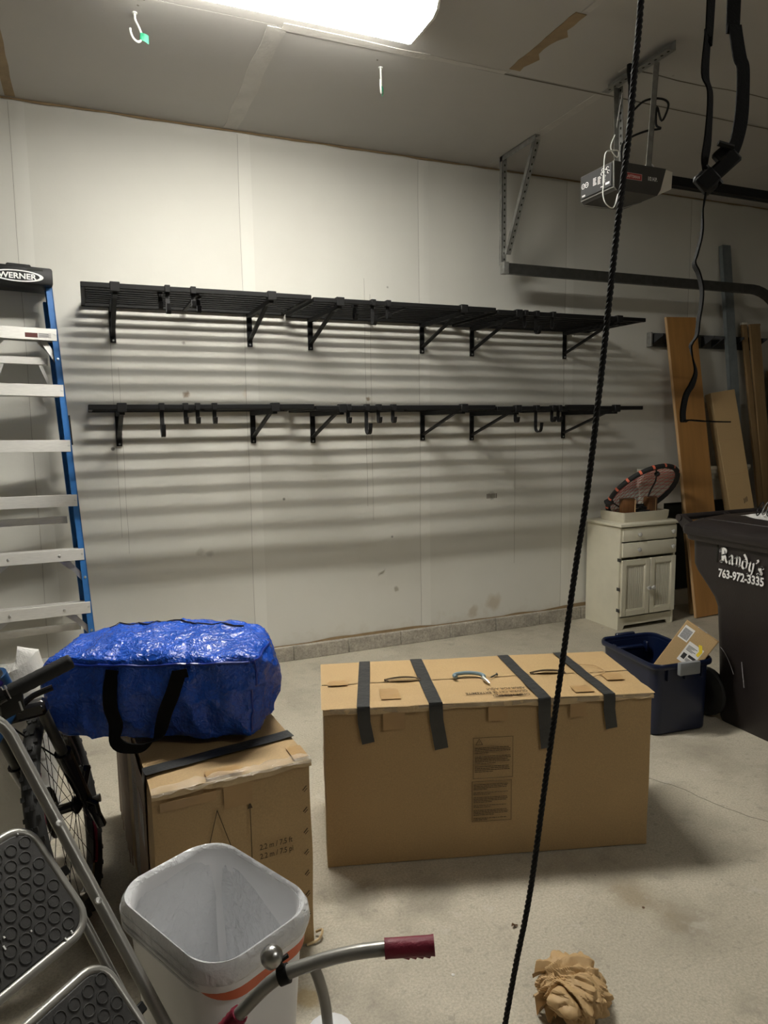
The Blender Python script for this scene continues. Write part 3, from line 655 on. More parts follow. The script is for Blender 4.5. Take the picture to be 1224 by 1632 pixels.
MT = thing('mantel', 'white painted mantel surround with crown moulding behind the planks', 'mantel', (4.62, YW-.04, 0))
crown = [(0, 0), (-.025, 0), (-.03, .03), (-.045, .04), (-.05, .07), (-.075, .09), (-.085, .12), (-.095, .125), (-.095, .15), (0, .15)]
build('crown', MB().prism(crown, -.60, .54, axes((0, 0, 1.02), (0, 1, 0), (0, 0, 1), (1, 0, 0))), m_trim, MT)
for x0, x1 in ((-.58, -.33), (.42, .52)): build('post', MB().box(x0, x1, -.022, .0, .14, 1.02, b=.002).box(x0-.01, x1+.01, -.03, 0, .14, .28, b=.002), m_trim, MT)
build('header', MB().box(-.33, .42, -.018, 0, .88, 1.02), m_trim, MT)
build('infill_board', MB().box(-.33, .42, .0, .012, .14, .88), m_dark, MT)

# ================================================================== cream cabinet
CB = thing('cabinet', 'small cream cabinet with two drawers and two beadboard doors', 'cabinet', (3.55, 4.02, 0))
W_, D_, H_ = .535, .37, .80
build('carcass', MB().box(0, .018, 0, D_, 0, H_-.022, b=.001).box(W_-.018, W_, 0, D_, 0, H_-.022, b=.001).box(.018, W_-.018, D_-.01, D_, .09, H_-.022).box(.018, W_-.018, .004, D_-.01, .09, .105).box(.018, W_-.018, .002, .02, H_-.045, H_-.022).box(.018, W_-.018, .004, .02, .545, .565), m_cab, CB)
build('top', MB().box(-.022, W_+.022, -.03, D_+.005, H_-.022, H_+.002, b=.008, seg=2), m_cab, CB)
mb = MB(); n = 24
pl = [(.018, .10)] + [(.018, 0), (.05, 0)] + [(.05+.02*k/4, .03*sin(pi/2*k/4)) for k in range(1, 5)] + [(W_-.07+.02*k/4, .03*cos(pi/2*k/4)) for k in range(0, 4)] + [(W_-.05, 0), (W_-.018, 0), (W_-.018, .10)]
build('toe_board', mb.prism(pl, -.012, 0, axes((0, 0, 0), (1, 0, 0), (0, 0, 1), (0, -1, 0)) @ M.Translation((0, 0, -.004))), m_cab, CB)
build('hinge', MB().box(-.003, .002, -.014, .02, .30, .325, b=.001).box(-.003, .002, -.014, .02, .52, .545, b=.001).box(-.003, .002, -.014, .02, .14, .165, b=.001), m_dsteel, CB)
def knob(p, parent):
    build('knob', MB().lathe([(.006, 0), (.006, .010), (.014, .013), (.017, .020), (.014, .027), (.006, .030), (0, .0305)], 12, axes(p, (1, 0, 0), (0, 0, 1), (0, -1, 0))), m_knob, parent)
for z0, z1 in ((.668, .768), (.552, .658)):
    d = build('drawer', MB().box(.016, W_-.006, -.017, 0, z0, z1, b=.005, seg=2), m_cab, CB)
    for x in (.155, W_-.055): knob((x, -.017, (z0+z1)/2), d)
for x0, x1, kx in ((.014, .276, .257), (.282, W_-.006, .301)):
    fr = 0.042; z0, z1 = .105, .53; mb = MB()
    for a, b, c, d in ((x0, x0+fr, z0, z1), (x1-fr, x1, z0, z1), (x0+fr, x1-fr, z0, z0+fr), (x0+fr, x1-fr, z1-fr, z1)): mb.box(a, b, -.018, 0, c, d, b=.002)
    d_ = build('door', mb, m_cab, CB)
    mb = MB()
    for a, b, c, d in ((x0+fr, x0+fr+.008, z0+fr, z1-fr), (x1-fr-.008, x1-fr, z0+fr, z1-fr), (x0+fr, x1-fr, z0+fr, z0+fr+.008), (x0+fr, x1-fr, z1-fr-.008, z1-fr)): mb.box(a, b, -.014, -.004, c, d, b=.003)
    build('moulding', mb, m_cab, d_)
    nb = 9; xa, xb = x0+fr+.008, x1-fr-.008; mb = MB()
    for k in range(nb): mb.box(xa+(xb-xa)*k/nb+.001, xa+(xb-xa)*(k+1)/nb-.001, -.009, -.002, z0+fr+.008, z1-fr-.008, b=.002)
    build('beadboard', mb, m_cab2, d_); knob((kx, -.018, .305), d_)

# on the cabinet
PN = thing('foam_tray', 'shallow cream foam tray on top of the cream cabinet', 'tray', (3.60, 4.035, H_+.003), R(1))
tr = MB(); l0 = rrect(.44, .25, .02, 3, 0, .225, .14); 
def rl(wi, di, z, r=.02): return rrect(wi, di, r, 3, z, .225, .14)
tr.loft([rl(.435, .245, 0), rl(.45, .26, .03), rl(.455, .265, .072), rl(.425, .235, .072), rl(.42, .23, .012)], True)
build('tray', tr, m_pan, PN)
for x, lab in ((3.700, 'left walnut-brown wooden block standing in the foam tray'), (3.925, 'right walnut-brown wooden block standing in the foam tray')):
    wbk = thing('wood_block', lab, 'block', (x, 4.125, H_+.017), R(-12 if x < 3.8 else 10), 'wooden blocks in the foam tray')
    build('block', MB().box(-.052, .052, -.03, .03, 0, .16, b=.01, seg=2), m_dbrown, wbk)
    build('edge_band', MB().box(.045, .0555, -.031, -.018, 0, .148, b=.002) if x < 3.8 else MB().box(.02, .03, -.031, -.028, .0, .148, b=.001), m_wedge, wbk)
CBL = thing('cable_bundle', 'tangled black cable bundle lying in the foam tray', 'cable', (3.82, 4.15, H_+.018))
random.seed(11); mb = MB()
for k in range(9):
    ph = random.random()*6; rr = .045+.04*random.random(); pts = []
    for j in range(14):
        a = 2*pi*j/14; pts.append((rr*1.5*cos(a+ph)+.02*random.uniform(-1, 1), rr*.75*sin(a+ph)+.012*random.uniform(-1, 1), .016+.009*k+.010*sin(3*a+ph)))
    mb.tube(spline(pts, 2, True), .006, 6, True)
build('cable', mb, m_blkm, CBL)
build('connector', MB().box(-.02, .05, -.02, .01, .085, .105, b=.004).box(.05, .09, .0, .025, .075, .095, b=.004), m_blk2, CBL)

RG = thing('net_hoop', 'round black padded hoop with red netting leaning on the wall over the cabinet', 'hoop',
           mat=axes((3.85, 4.13, H_+.215), *(lambda a, b: (a, b, a.cross(b)))(V((.72, -.40, .45)).normalized(), (lambda a, b: (b-a*a.dot(b)).normalized())(V((.72, -.40, .45)).normalized(), V((-.45, -.62, .62))))))
RR = .285
ring = build('rim', MB().tube([(RR*cos(2*pi*k/48), RR*sin(2*pi*k/48), 0) for k in range(48)], .0185, 10, True), m_blkm, RG)
for k in range(18):
    a = 2*pi*(k+.4)/18
    T = axes((RR*cos(a), RR*sin(a), 0), (cos(a), sin(a), 0), (0, 0, 1), (sin(a), -cos(a), 0))
    mb = MB()
    mb.grid(lambda u, v: T @ V((.0194*cos(2.4*u-1.2), .0194*sin(2.4*u-1.2), -.009+.018*v)), 8, 1)
    build('coral_band', mb, m_orange, ring)
mb = MB(); n = 12
for sgn in (1, -1):
    for k in range(-n, n+1):
        pts = []
        off = k*RR*2/n/1.15
        for j in range(25):
            t = -RR+2*RR*j/24; ca, sa = cos(R(32*sgn)), sin(R(32*sgn)); x = t*ca-off*sa; y = t*sa+off*ca
            if x*x+y*y < (RR-.012)**2: pts.append((x, y, -.05*(1-(x*x+y*y)/RR**2)+.004*sgn))
        if len(pts) > 2: mb.tube(pts, .0017, 5)
build('netting', mb, m_cordred, RG, kind='stuff')
build('bungee', MB().tube(spline([(.12, .25, .02), (.10, .13, .03), (.05, .02, .03), (-.02, -.12, .05)], 5), .006, 6).tube(spline([(-.24, .10, .02), (-.19, -.02, .05), (-.17, -.16, .06)], 5), .006, 6).lathe([(0, -.02), (.018, -.012), (.02, 0), (.018, .012), (0, .02)], 10, M.Translation((.12, .20, .025))), m_blkm, RG)
build('clamp', MB().box(-.03, .03, -.02, .02, -.024, .024, axes((RR*cos(2.75), RR*sin(2.75), 0), (1, 0, 0), (0, 1, 0), (0, 0, 1)), b=.006), m_blkm, ring)

# ================================================================== wheeled trash bin
BN = thing('wheeled_trash_bin', 'dark brown wheeled trash bin with white lettering right of the blue tote', 'trash bin', (2.91, 2.57, 0))
bw = .62
def bl(y0, y1, x0, z): return rrect(bw-2*x0, y1-y0, .05, 4, z, bw/2, (y0+y1)/2)
lo = [bl(-.52, 0, .035, 0), bl(-.53, .005, .03, .02), bl(-.56, .015, .015, .35), bl(-.58, .03, .006, .60), bl(-.585, .05, .004, .645), bl(-.59, .10, .003, .70), bl(-.595, .165, .002, .765), bl(-.6, .185, .001, .80), bl(-.61, .195, 0, .94)]
build('body', MB().loft(lo, True), m_bin, BN, ang=50)
rm = MB().loft([bl(-.63, .215, -.018, .925), bl(-.635, .22, -.022, .935), bl(-.635, .22, -.022, .965), bl(-.62, .20, -.01, .968)], True)
build('rim', rm, m_bin, BN)
lid = MB().loft([bl(-.655, .235, -.032, .955), bl(-.66, .24, -.036, .97), bl(-.655, .238, -.032, .995), bl(-.63, .22, -.01, 1.012), bl(-.58, .20, .05, 1.03), bl(-.45, .15, .14, 1.05)], True)
lid_o = build('lid', lid, m_bin, BN)
build('lid_rib', MB().tube(spline([(.02, .18, 1.012), (.025, -.2, 1.014), (.03, -.6, 1.012)], 6), .008, 6).tube(spline([(.07, .17, 1.030), (.075, -.2, 1.033), (.08, -.55, 1.030)], 6), .006, 6), m_bin, lid_o)
build('handle_bar', MB().tube([(-.005, .275, 1.03), (bw+.0, .275, 1.03)], .019, 12), m_bin, BN)
for x in (.0, .31, bw-.03): build('handle_arm', MB().prism([(.14, .93), (.20, .93), (.29, 1.015), (.29, 1.045), (.26, 1.045), (.17, 1.0)], x, x+.03, axes((0, 0, 0), (0, 1, 0), (0, 0, 1), (1, 0, 0))), m_bin, BN)
build('side_slot', MB().box(-.0035, .01, .010, .020, .83, .935, b=.002), m_dark, BN)
for x in (.0, bw-.055):
    wl = build('wheel', MB().lathe([(.02, 0), (.10, 0), (.125, .008), (.128, .025), (.125, .045), (.10, .052), (.02, .052)], 24, axes((x, .07, .128), (0, 1, 0), (0, 0, 1), (1, 0, 0))), m_tire, BN)
    build('hub', MB().lathe([(.0, -.004), (.05, -.004), (.09, .002), (.095, .008)], 20, axes((x, .07, .128), (0, 1, 0), (0, 0, 1), (1, 0, 0))), m_bin, wl)
build('axle', MB().tube([(.02, .07, .128), (bw-.02, .07, .128)], .012, 10), m_dsteel, BN)
# lettering on the side that faces -X: u = -Y, v = Z
def side_x(y, z): return V((.0, 0, 0))
TB = lambda y, z, rot=0: axes((-.0055, y, z), (0, -1, 0), (.0, 0, 1), (-1, 0, 0)) @ M.Rotation(rot, 4, 'Z')
build('phone_lettering', MB().text('763-972-3335', .058, TB(-.004, .762, R(.5)) @ M.Translation((0, 0, .003)), .0016, .0004, 'LEFT', .80), m_wlett, BN)
# blackletter drawn with a broad nib held at about forty degrees
G = {
 'R': [[(.10, 1.0), (.02, .92), (.0, .80), (.06, .74)], [(.12, .98), (.30, 1.02), (.52, .98), (.64, .86), (.60, .66), (.42, .56), (.26, .55)], [(.26, 1.0), (.24, .6), (.24, .16), (.14, .04), (.04, .08)], [(.40, .98), (.38, .6), (.39, .2)],
       [(.42, .56), (.56, .40), (.62, .16), (.74, .03), (.86, .10)], [(.04, .08), (.24, .02), (.36, .12)]],
 'a': [[(.06, .52), (.20, .62), (.34, .54), (.36, .12), (.46, .0), (.54, .07)], [(.34, .36), (.14, .30), (.06, .16), (.14, .02), (.34, .12)]],
 'n': [[(.0, .54), (.10, .62), (.16, .52), (.16, .10), (.10, .02), (.22, .04)], [(.16, .50), (.34, .62), (.46, .52), (.46, .10), (.42, .02), (.56, .06)]],
 'd': [[(.08, 1.0), (.28, .82), (.44, .58), (.46, .16), (.30, .0)], [(.34, .56), (.16, .60), (.06, .46), (.06, .14), (.18, .02), (.32, .0)]],
 'y': [[(.0, .54), (.08, .62), (.12, .50), (.12, .16), (.26, .02), (.40, .12)], [(.38, .62), (.44, .52), (.44, .0), (.36, -.24), (.14, -.34), (.02, -.24)]],
 "'": [[(.06, 1.0), (.16, .90), (.06, .74)]],
 's': [[(.42, .56), (.24, .64), (.08, .54), (.12, .40), (.36, .28), (.42, .14), (.28, .0), (.04, .08)], [(.10, .56), (.40, .16)]]}
S = .070; adv = {'R': .90, 'a': .62, 'n': .66, 'd': .62, 'y': .58, "'": .30, 's': .5}
mb = MB(); u0 = 0; nib = V((cos(R(38)), sin(R(38))))*.095
for ch in "Randy's":
    ang = R(2.5)-R(16)*(u0/3.6); yy = -.010-u0*S*.83; zz = .838-.012*max(0, u0-1.2)**1.35*.6
    T = TB(yy, zz, ang)
    for st in G[ch]:
        pts = [V((p.x, p.y)) for p in spline([(a, b, 0) for a, b in st], 4)]
        for p, q in zip(pts, pts[1:]):
            vs = [p-nib, p+nib, q+nib, q-nib]; mb.add([T @ V((v.x*S*.83, v.y*S, .003)) for v in vs], [(0, 1, 2, 3)])
            nb = V((-nib.y, nib.x))*.34; vs = [p-nib-nb, p+nib-nb, q+nib+nb, q-nib+nb]; mb.add([T @ V((v.x*S*.83, v.y*S, .0031)) for v in vs], [(0, 1, 2, 3)])
    u0 += adv[ch]
build('name_lettering', mb, m_wlett, BN)
build('scuff', MB().ribbon([(-.0025, -.03-.008*k, .40-.004*k-.0006*k*k) for k in range(12)], (0, .2, 1), .003, .001).ribbon([(-.001, -.16-.003*k, .36-.018*k+.01*nz((k, 0, 3), .7)) for k in range(8)], (0, 1, .2), .004, .001), m_greyprint, BN)

# wire coil and paper on the lid
PS = thing('paper_sheet', 'white paper sheet under the wire coils on the trash bin lid', 'paper', (3.10, 2.52, 1.052))
build('sheet', MB().grid(lambda u, v: (-.05+.30*u+.05*v, -.12+.22*v-.02*u, .002+.010*nz((u*3, v*3, 1))+.016*v*u), 8, 6), m_label, PS)
WC = thing('wire_coil', 'loose coil of dark wire loops lying on the trash bin lid', 'wire', (3.17, 2.50, 1.07))
random.seed(4)
for k in range(9):
    cx = -.09+.032*k; r = .052+.012*random.random(); tl = R(62+20*random.random()); ph = random.random()*.6
    pts = [(cx+r*.55*cos(a)+.012*sin(a)*ph, -.01+r*1.1*cos(a+.4)*.6-.02*k*.3, .034+r*.62*sin(a)) for a in [2*pi*j/16 for j in range(16)]]
    build('wire_loop', MB().tube(pts, .0032, 6, True), m_steel if k % 3 == 1 else m_blk2, WC)

# ================================================================== navy tote with a parcel in it
TT = thing('storage_tote', 'navy blue open storage tote with grey side handle beside the trash bin', 'tote', (2.662, 2.735, 0), R(-6))
def tl(s, z, r=.05, dx=0): return rrect(.345*s+dx, .47*s+dx, r, 5, z)
build('body', MB().loft([tl(.92, .008, .04), tl(.935, .018, .045), tl(.955, .30), tl(.965, .352), tl(.965, .352, .05, -.006), tl(.945, .30, .05, -.006), tl(.86, .026, .04, -.006)], True, True, True), m_navy, TT)
build('rim', MB().loft([tl(.97, .345), tl(1.03, .345, .055), tl(1.045, .352, .058), tl(1.045, .366, .058), tl(1.02, .374, .055), tl(.975, .368, .05), tl(.97, .345)], True, False, False), m_navy, TT)
for x in (-.12, .12):
    for y in (-.165, .165): build('foot', MB().box(x-.03, x+.03, y-.03, y+.03, 0, .02, b=.006), m_navy, TT)
for x in (-.1, .0, .1):
    for y in (-.2395, .225): build('rib', MB().box(x-.004, x+.004, y, y+.0145, .285, .345, b=.001), m_navy, TT)
for s in (-1, 1):
    build('handle', MB().box(-.062, .058, s*.262-.012, s*.262+.012, .318, .383, b=.006, seg=2) if s < 0 else MB().box(-.06, .06, .236, .262, .318, .383, b=.006), m_handle if s < 0 else m_navy, TT, label='grey plastic handle' if s < 0 else None)
build('inner_lip', MB().box(-.07, .09, .198, .226, .30, .318, b=.004).box(-.10, -.085, .19, .224, .28, .335, b=.004).box(.10, .115, .19, .224, .28, .335, b=.004), m_navy, TT)

e1, e3, P0 = V((0.4538, -0.7360, -0.5024)).normalized(), V((0.7472, 0.6215, -0.2354)).normalized(), V((2.7454, 2.6056, 0.5441))
e3 = (e3-e1*e3.dot(e1)).normalized(); e2 = e3.cross(e1)
PB = thing('parcel', 'brown cardboard parcel with shipping labels tilted inside the navy tote', 'parcel', mat=axes(P0, e1, e2, e3))
pl_, ph_, pt_ = .175, .31, .065
build('carton', MB().box(0, pl_, 0, ph_, 0, pt_, b=.003), m_kraft, PB)
build('tape_strip', MB().box(-.0005, pl_+.0005, -.0006, .001, pt_*.25, pt_*.75).box(pl_-.001, pl_+.0006, -.0005, .05, pt_*.25, pt_*.75), m_ptape, PB)
def lab(x0, x1, y0, y1, m, name='label', z=-.0006, t=.0005): return build(name, MB().box(x0, x1, y0, y1, z, z+t), m, PB)
a = lab(.010, .062, .022, .095, m_label); build('label_print', MB().box(.015, .057, .034, .088, -.0011, -.0006), m_greyprint, a)
a = lab(.070, .150, .080, .190, m_label); mb = MB()
for k in range(5): mb.box(.078, .125-.012*(k % 3), .098+.006*k, .101+.006*k, -.0011, -.0006)
mb.box(.105, .143, .138, .152, -.0011, -.0006).box(.078, .098, .142, .172, -.0011, -.0006)
for k in range(8): mb.box(.103+.005*k, .1055+.005*k, .158, .174, -.0011, -.0006)
build('label_print', mb, m_blkpr, a)
build('yellow_sticker', MB().prism([(.112, .070), (.128, .064), (.148, .092), (.144, .124), (.130, .120), (.132, .096)], -.0018, -.0012), m_yellow, PB)
a = build('top_label', MB().box(.06, .11, -.0008, -.0002, .015, .06), m_label, PB); build('label_print', MB().box(.066, .10, -.0013, -.0008, .02, .03), m_blkpr, a)

# ================================================================== the two big cartons
def carton(mb, L, D, H, amp=.003, sd=0):
    bm = bmesh.new(); bmesh.ops.create_cube(bm, size=1); bmesh.ops.subdivide_edges(bm, edges=bm.edges[:], cuts=15, use_grid_fill=True)
    for v in bm.verts:
        p = V(((v.co.x+.5)*L, (v.co.y+.5)*D, (v.co.z+.5)*H)); q = p+V((sd, 0, 0))
        k = amp*(0.4 if p.z < .01 else 1); n_ = V((nz(q, 5), nz(q+V((9, 0, 0)), 5), nz(q+V((0, 9, 0)), 5)))*k
        ex = [min(p.x, L-p.x) < .004, min(p.y, D-p.y) < .004, min(p.z, H-p.z) < .004]
        if sum(ex) >= 2:
            c = V((L/2, D/2, H/2)); n_ += V(((c.x-p.x)*ex[0], (c.y-p.y)*ex[1], (c.z-p.z)*ex[2])).normalized()*.004
        if p.z < .01: n_.z = abs(n_.z)
        v.co = p+n_
    return mb.bm(bm, True)
def flap_edge(L, y, z, seed, n=60, w_=.016):
    """ragged torn edge with loose plastic wrap along a top edge"""
    def f(u, v):
        x = L*u; r = .5+.5*nz((x*9+seed, 1.3, 0)); q = nz((x*27+seed, 5, 0))
        return (x, y-.003-.008*v*(.3+r)-.003*q*v, z+.006*sin(pi*v)*(.4+r)+.004*q-.020*v*v*(.35+r))
    return MB().grid(f, n, 5)
CX = thing('cardboard_box', 'large wide cardboard box with four black tape strips on concrete floor', 'box', (.684, 2.205, 0), R(-17.07))
L, D, H = 1.178, .455, .578
build('carton', carton(MB(), L, D, H, .004), m_kraft, CX, ang=60)
build('top_flap', MB().grid(lambda u, v: (-.006+(L+.012)*u, -.007+.012*nz((u*7, 0, 0))*(1-v)*.5+D*.5*v, H+.004+.006*nz((u*5, v*3, 2))+.003), 40, 8).grid(lambda u, v: (-.004+(L+.012)*u, D*.5+(D*.5+.004)*v, H+.004+.006*nz((u*5, 3-v*.5, 2))*(1-v*.5)+.003), 40, 8), m_kraft, CX)
build('torn_edge', flap_edge(L, -.001, H+.002, 1.0), m_kraft_in, CX)
build('plastic_wrap', MB().grid(lambda u, v: (L*.02+L*.97*u, -.006-.004*v-.004*nz((u*30, 3, 1)), H+.008-.03*v*(.5+.5*nz((u*12, 7, 2)))), 80, 3), m_clear, CX, kind='stuff')
def dtape(xt0, xt1, xb, zb, wd, nm='tape_strip', mat=None):
    """over the top from back to front edge, then down the face"""
    p = []
    for k in range(9): t = k/8; p.append((xt0+(xt1-xt0)*t, D-.004-(D+.004)*t, H+.0135+.004*nz((xt0*3+t*4, t*3, 2))))
    p += [(xt1+.001, -.009, H+.011), (xt1+.001, -.0125, H-.004)]
    for k in range(1, 7): t = k/6; p.append((xt1+(xb-xt1)*t, -.0085+.001*nz((xt1*5, t*6, 0)), H-.03+(zb-H+.03)*t))
    return build(nm, MB().ribbon(p, (1, 0, 0), wd, .0012), mat or m_btape, CX)
dtape(.175, .137, .153, .458, .044); dtape(.385, .388, .409, .422, .048); dtape(.750, .775, .789, .402, .045); dtape(.985, 1.012, 1.025, .462, .042)
for x, y, ww, dd in ((.205, .045, .07, .10), (.02, .20, .075, .05), (.62, .03, .09, .06), (1.06, .12, .07, .07), (.90, .02, .07, .06)):
    build('packing_tape', MB().box(x, x+ww, y, y+dd, H+.0125, H+.0135), m_ptape, CX)
for x, ww, hh in ((.205, .075, .055), (.575, .07, .045), (.87, .06, .045)):
    build('packing_tape', MB().box(x, x+ww, -.0095, -.0085, H-.02-hh, H-.012), m_ptape, CX)
for x, y in ((.235, .235), (.80, .235)):
    s_ = build('hand_slot', MB().tube(spline([(x, y, H+.012), (x+.05, y+.016, H+.0135), (x+.10, y+.013, H+.0135), (x+.135, y-.008, H+.012)], 5), .0035, 6), m_ink, CX)
    build('slot_flap', MB().grid(lambda u, v: (x+.008+.115*u, y+.010*sin(pi*u)-.004-.028*v*sin(pi*u)**.6, H+.0135+.010*v*sin(pi*u)), 10, 4), m_kraft_in, s_)
    build('slot_end', MB().bar((x+.004, y-.002, H+.0135), (x+.012, y-.022, H+.0135), .004, .002).bar((x+.126, y-.008, H+.0135), (x+.133, y-.026, H+.0135), .004, .002), m_ink, s_)
mb = MB()
for i, tx in enumerate(('OPEN THIS END', 'OUVRIR CETTE EXTREMITE', 'ABRIR POR AQUI')):
    mb.text(tx, .026, axes((.735, .035+.031*i, H+.0125), (-1, 0, 0), (0, -1, 0), (0, 0, 1)) @ M.Translation((0, 0, .001)), .0002, .0002, 'LEFT' if i != 1 else 'LEFT', .72)
build('top_lettering', mb, m_ink, CX)
build('pen_arc', MB().tube(spline([(.99, .30, H+.0135), (1.07, .28, H+.0135), (1.085, .20, H+.0135), (1.02, .16, H+.0135)], 6), .0012, 5), m_ptape, CX)
random.seed(5)
def notice(x0, x1, z0, z1, paras, tri):
    T = axes((x0, -.0068, z0), (1, 0, 0), (0, 0, 1), (0, -1, 0)); w_, h_ = x1-x0, z1-z0; mb = MB(); t = .0016
    for a, b, c, d in ((0, w_, 0, t), (0, w_, h_-t, h_), (0, t, 0, h_), (w_-t, w_, 0, h_)): mb.box(a, b, c, d, 0, .0004, T)
    y = h_-.012
    if tri:
        c = (.022, h_-.016)
        for a, b in (((-.012, -.010), (.012, -.010)), ((.012, -.010), (0, .011)), ((0, .011), (-.012, -.010)), ((0, .004), (0, -.003)), ((0, -.0055), (0, -.0075))):
            mb.bar(T @ V((c[0]+a[0], c[1]+a[1], .0003)), T @ V((c[0]+b[0], c[1]+b[1], .0003)), .0018, .0006, (0, -1, 0))
        y = h_-.037
    for nl, dy in paras:
        for k in range(nl):
            x = .006; end = w_-.008-(.045+.05*random.random() if k == nl-1 else .012*random.random())
            while x < end:
                wl_ = min(.004+.011*random.random(), end-x)
                if wl_ > .001: mb.box(x, x+wl_, y-.0026, y, 0, .0004, T)
                x += wl_+.0013
            y -= dy
        y -= .007
    return build('printed_notice', mb, m_ink, CX)
notice(.521, .665, .302, .454, ((4, .0062), (5, .0062), (4, .0062)), True)
notice(.517, .661, .140, .292, ((4, .0057), (2, .0057), (4, .0057), (2, .0057), (4, .0057), (2, .0057)), False)
mb = MB(); mb.grid(lambda u, v: (L-.075+.08*u*(1-.5*v), -.009-.006*u*v, H-.002-.022*v*(.25+.75*(1-u))*u**.5), 8, 4)
build('torn_corner', mb, m_kraft_in, CX)
build('dented_edge', MB().grid(lambda u, v: (-.004-.006*nz((0, v*9, 1)), .006+.012*u, .05+(H-.08)*v), 2, 20), m_kraft_d, CX)

# vinyl hook and screw lying on the box
tb = wm(CX)
HK = thing('utility_hook', 'grey vinyl utility hook with bare tip lying on the big taped box', 'hook', mat=tb @ M.Translation((.575, .215, H+.0225)) @ M.Rotation(R(-4), 4, 'Z'))
build('hook', MB().tube(spline([(-.07, -.018, 0), (-.076, .0, 0), (-.06, .016, 0), (-.02, .024, 0), (.02, .012, 0), (.035, -.012, 0), (.030, -.030, 0)], 5), .0075, 8), m_tealhook, HK)
build('screw_tip', MB().tube([(.030, -.030, 0), (.034, -.045, -.001), (.042, -.066, -.003), (.046, -.076, -.004)], [.007, .006, .005, .001], 8), m_alu, HK)
SW = thing('screw', 'single small screw lying on the big taped box beside the hook', 'screw', mat=tb @ M.Translation((.665, .225, H+.0165)) @ M.Rotation(R(40), 4, 'Z'))
build('shank', MB().tube([(0, 0, 0), (-.035, 0, -.001), (-.04, 0, -.001)], [.0028, .0026, .0005], 6).lathe([(.006, 0), (.003, .004)], 8, axes((.002, 0, 0), (0, 1, 0), (0, 0, 1), (-1, 0, 0))), m_dsteel, SW)

BX = thing('cardboard_box', 'cardboard box with a printed height arrow, under the blue bag', 'box', (.095, 1.858, 0), R(3))
L2, D2, H2 = .446, 1.02, .582
build('carton', carton(MB(), L2, D2, H2, .005, 4), m_kraft, BX, ang=60)
build('torn_edge', flap_edge(L2, -.002, H2+.002, 6.0, 40), m_kraft_in, BX)
build('plastic_wrap', MB().grid(lambda u, v: (L2*u, -.008+.055*(1-v)*(.4+.6*abs(nz((u*6, 2, 0))))-.008*v-.006*nz((u*24, 3, 1)), H2+.012+.004*nz((u*20, v*4, 1))-.035*max(0, v-.5)*(.6+.6*nz((u*9, 7, 2)))), 60, 8), m_clear, BX, kind='stuff')
build('tape_strip', MB().ribbon([(-.004, .125, H2-.10), (-.006, .125, H2-.02), (-.002, .13, H2+.006)]+[(L2*k/8, .13+.05*k/8, H2+.0075+.002*nz((k, 1, 0), .6)) for k in range(9)], (0, 1, 0), .05, .0012), m_btape, BX)
for q in ((.15, .25, .01, .055, H2+.006, H2+.0068), (.40, .445, .01, .09, H2+.006, H2+.0068), (.19, .27, -.008, -.0072, H2-.085, H2-.02), (.02, .17, -.0077, -.0069, H2-.05, H2-.025)):
    build('packing_tape', MB().box(*q), m_ptape, BX)
T = axes((0, -.0070, 0), (1, 0, 0), (0, 0, 1), (0, -1, 0)); mb = MB()
def ln(a, b, w_=.0022): mb.bar(T @ V((*a, .0006)), T @ V((*b, .0006)), w_, .0006, (0, -1, 0))
ln((.170, .500), (.055, .06)); ln((.170, .500), (.30, .06)); ln((.055, .06), (.30, .06)); ln((.262, .485), (.262, .06))
mb.prism([(.255, .482), (.269, .482), (.262, .502)], .0003, .0009, T)
mb.text('2.2 m / 7.5 ft', .0235, T @ M.Translation((.285, .348, .0003)), .0002, .0002, 'LEFT', .80).text('2.2 m / 7.5 pi', .0235, T @ M.Translation((.285, .320, .0003)), .0002, .0002, 'LEFT', .80)
build('printed_diagram', mb, m_ink, BX)
mb = MB()
for k in range(7): mb.bar((L2-.028, -.0072, .10+.066*k), (L2-.016, -.0072, .112+.066*k), .003, .001, (0, -1, 0)).bar((L2-.024, -.0072, .095+.066*k), (L2-.014, -.0072, .104+.066*k), .002, .001, (0, -1, 0))
build('staple', mb, m_ink, BX, kind='stuff')
sp = build('side_print', MB().box(-.0068, -.006, .10, .48, .08, .56), m_kraft_d, BX)
mb = MB().box(-.0075, -.0068, .14, .27, .33, .48)
build('print_panel', mb, m_redprint, sp)
mb = MB().box(-.008, -.0074, .155, .20, .35, .45).box(-.008, -.0074, .21, .255, .38, .44)
for k in range(6): mb.box(-.0075, -.0068, .33+.02*k, .338+.02*k, .12, .5-.03*(k % 3))
build('print_letters', mb, m_greyprint, sp)
mb = MB()
for k in range(22): mb.grid(lambda u, v: (-.012-.006*sin(k*1.7)-.003*u, .54+.02*k+.016*u, .06+.48*v-.02*nz((k, v*3, 0))), 2, 6)
build('side_wrap', mb, m_kraft_d, BX, kind='stuff')
build('torn_foot', MB().tube(spline([(L2-.03, -.008, .006), (L2+.01, -.006, .010), (L2+.028, .012, .022), (L2+.012, .025, .012)], 4), [.004]*13, 6), m_kraft_in, BX)

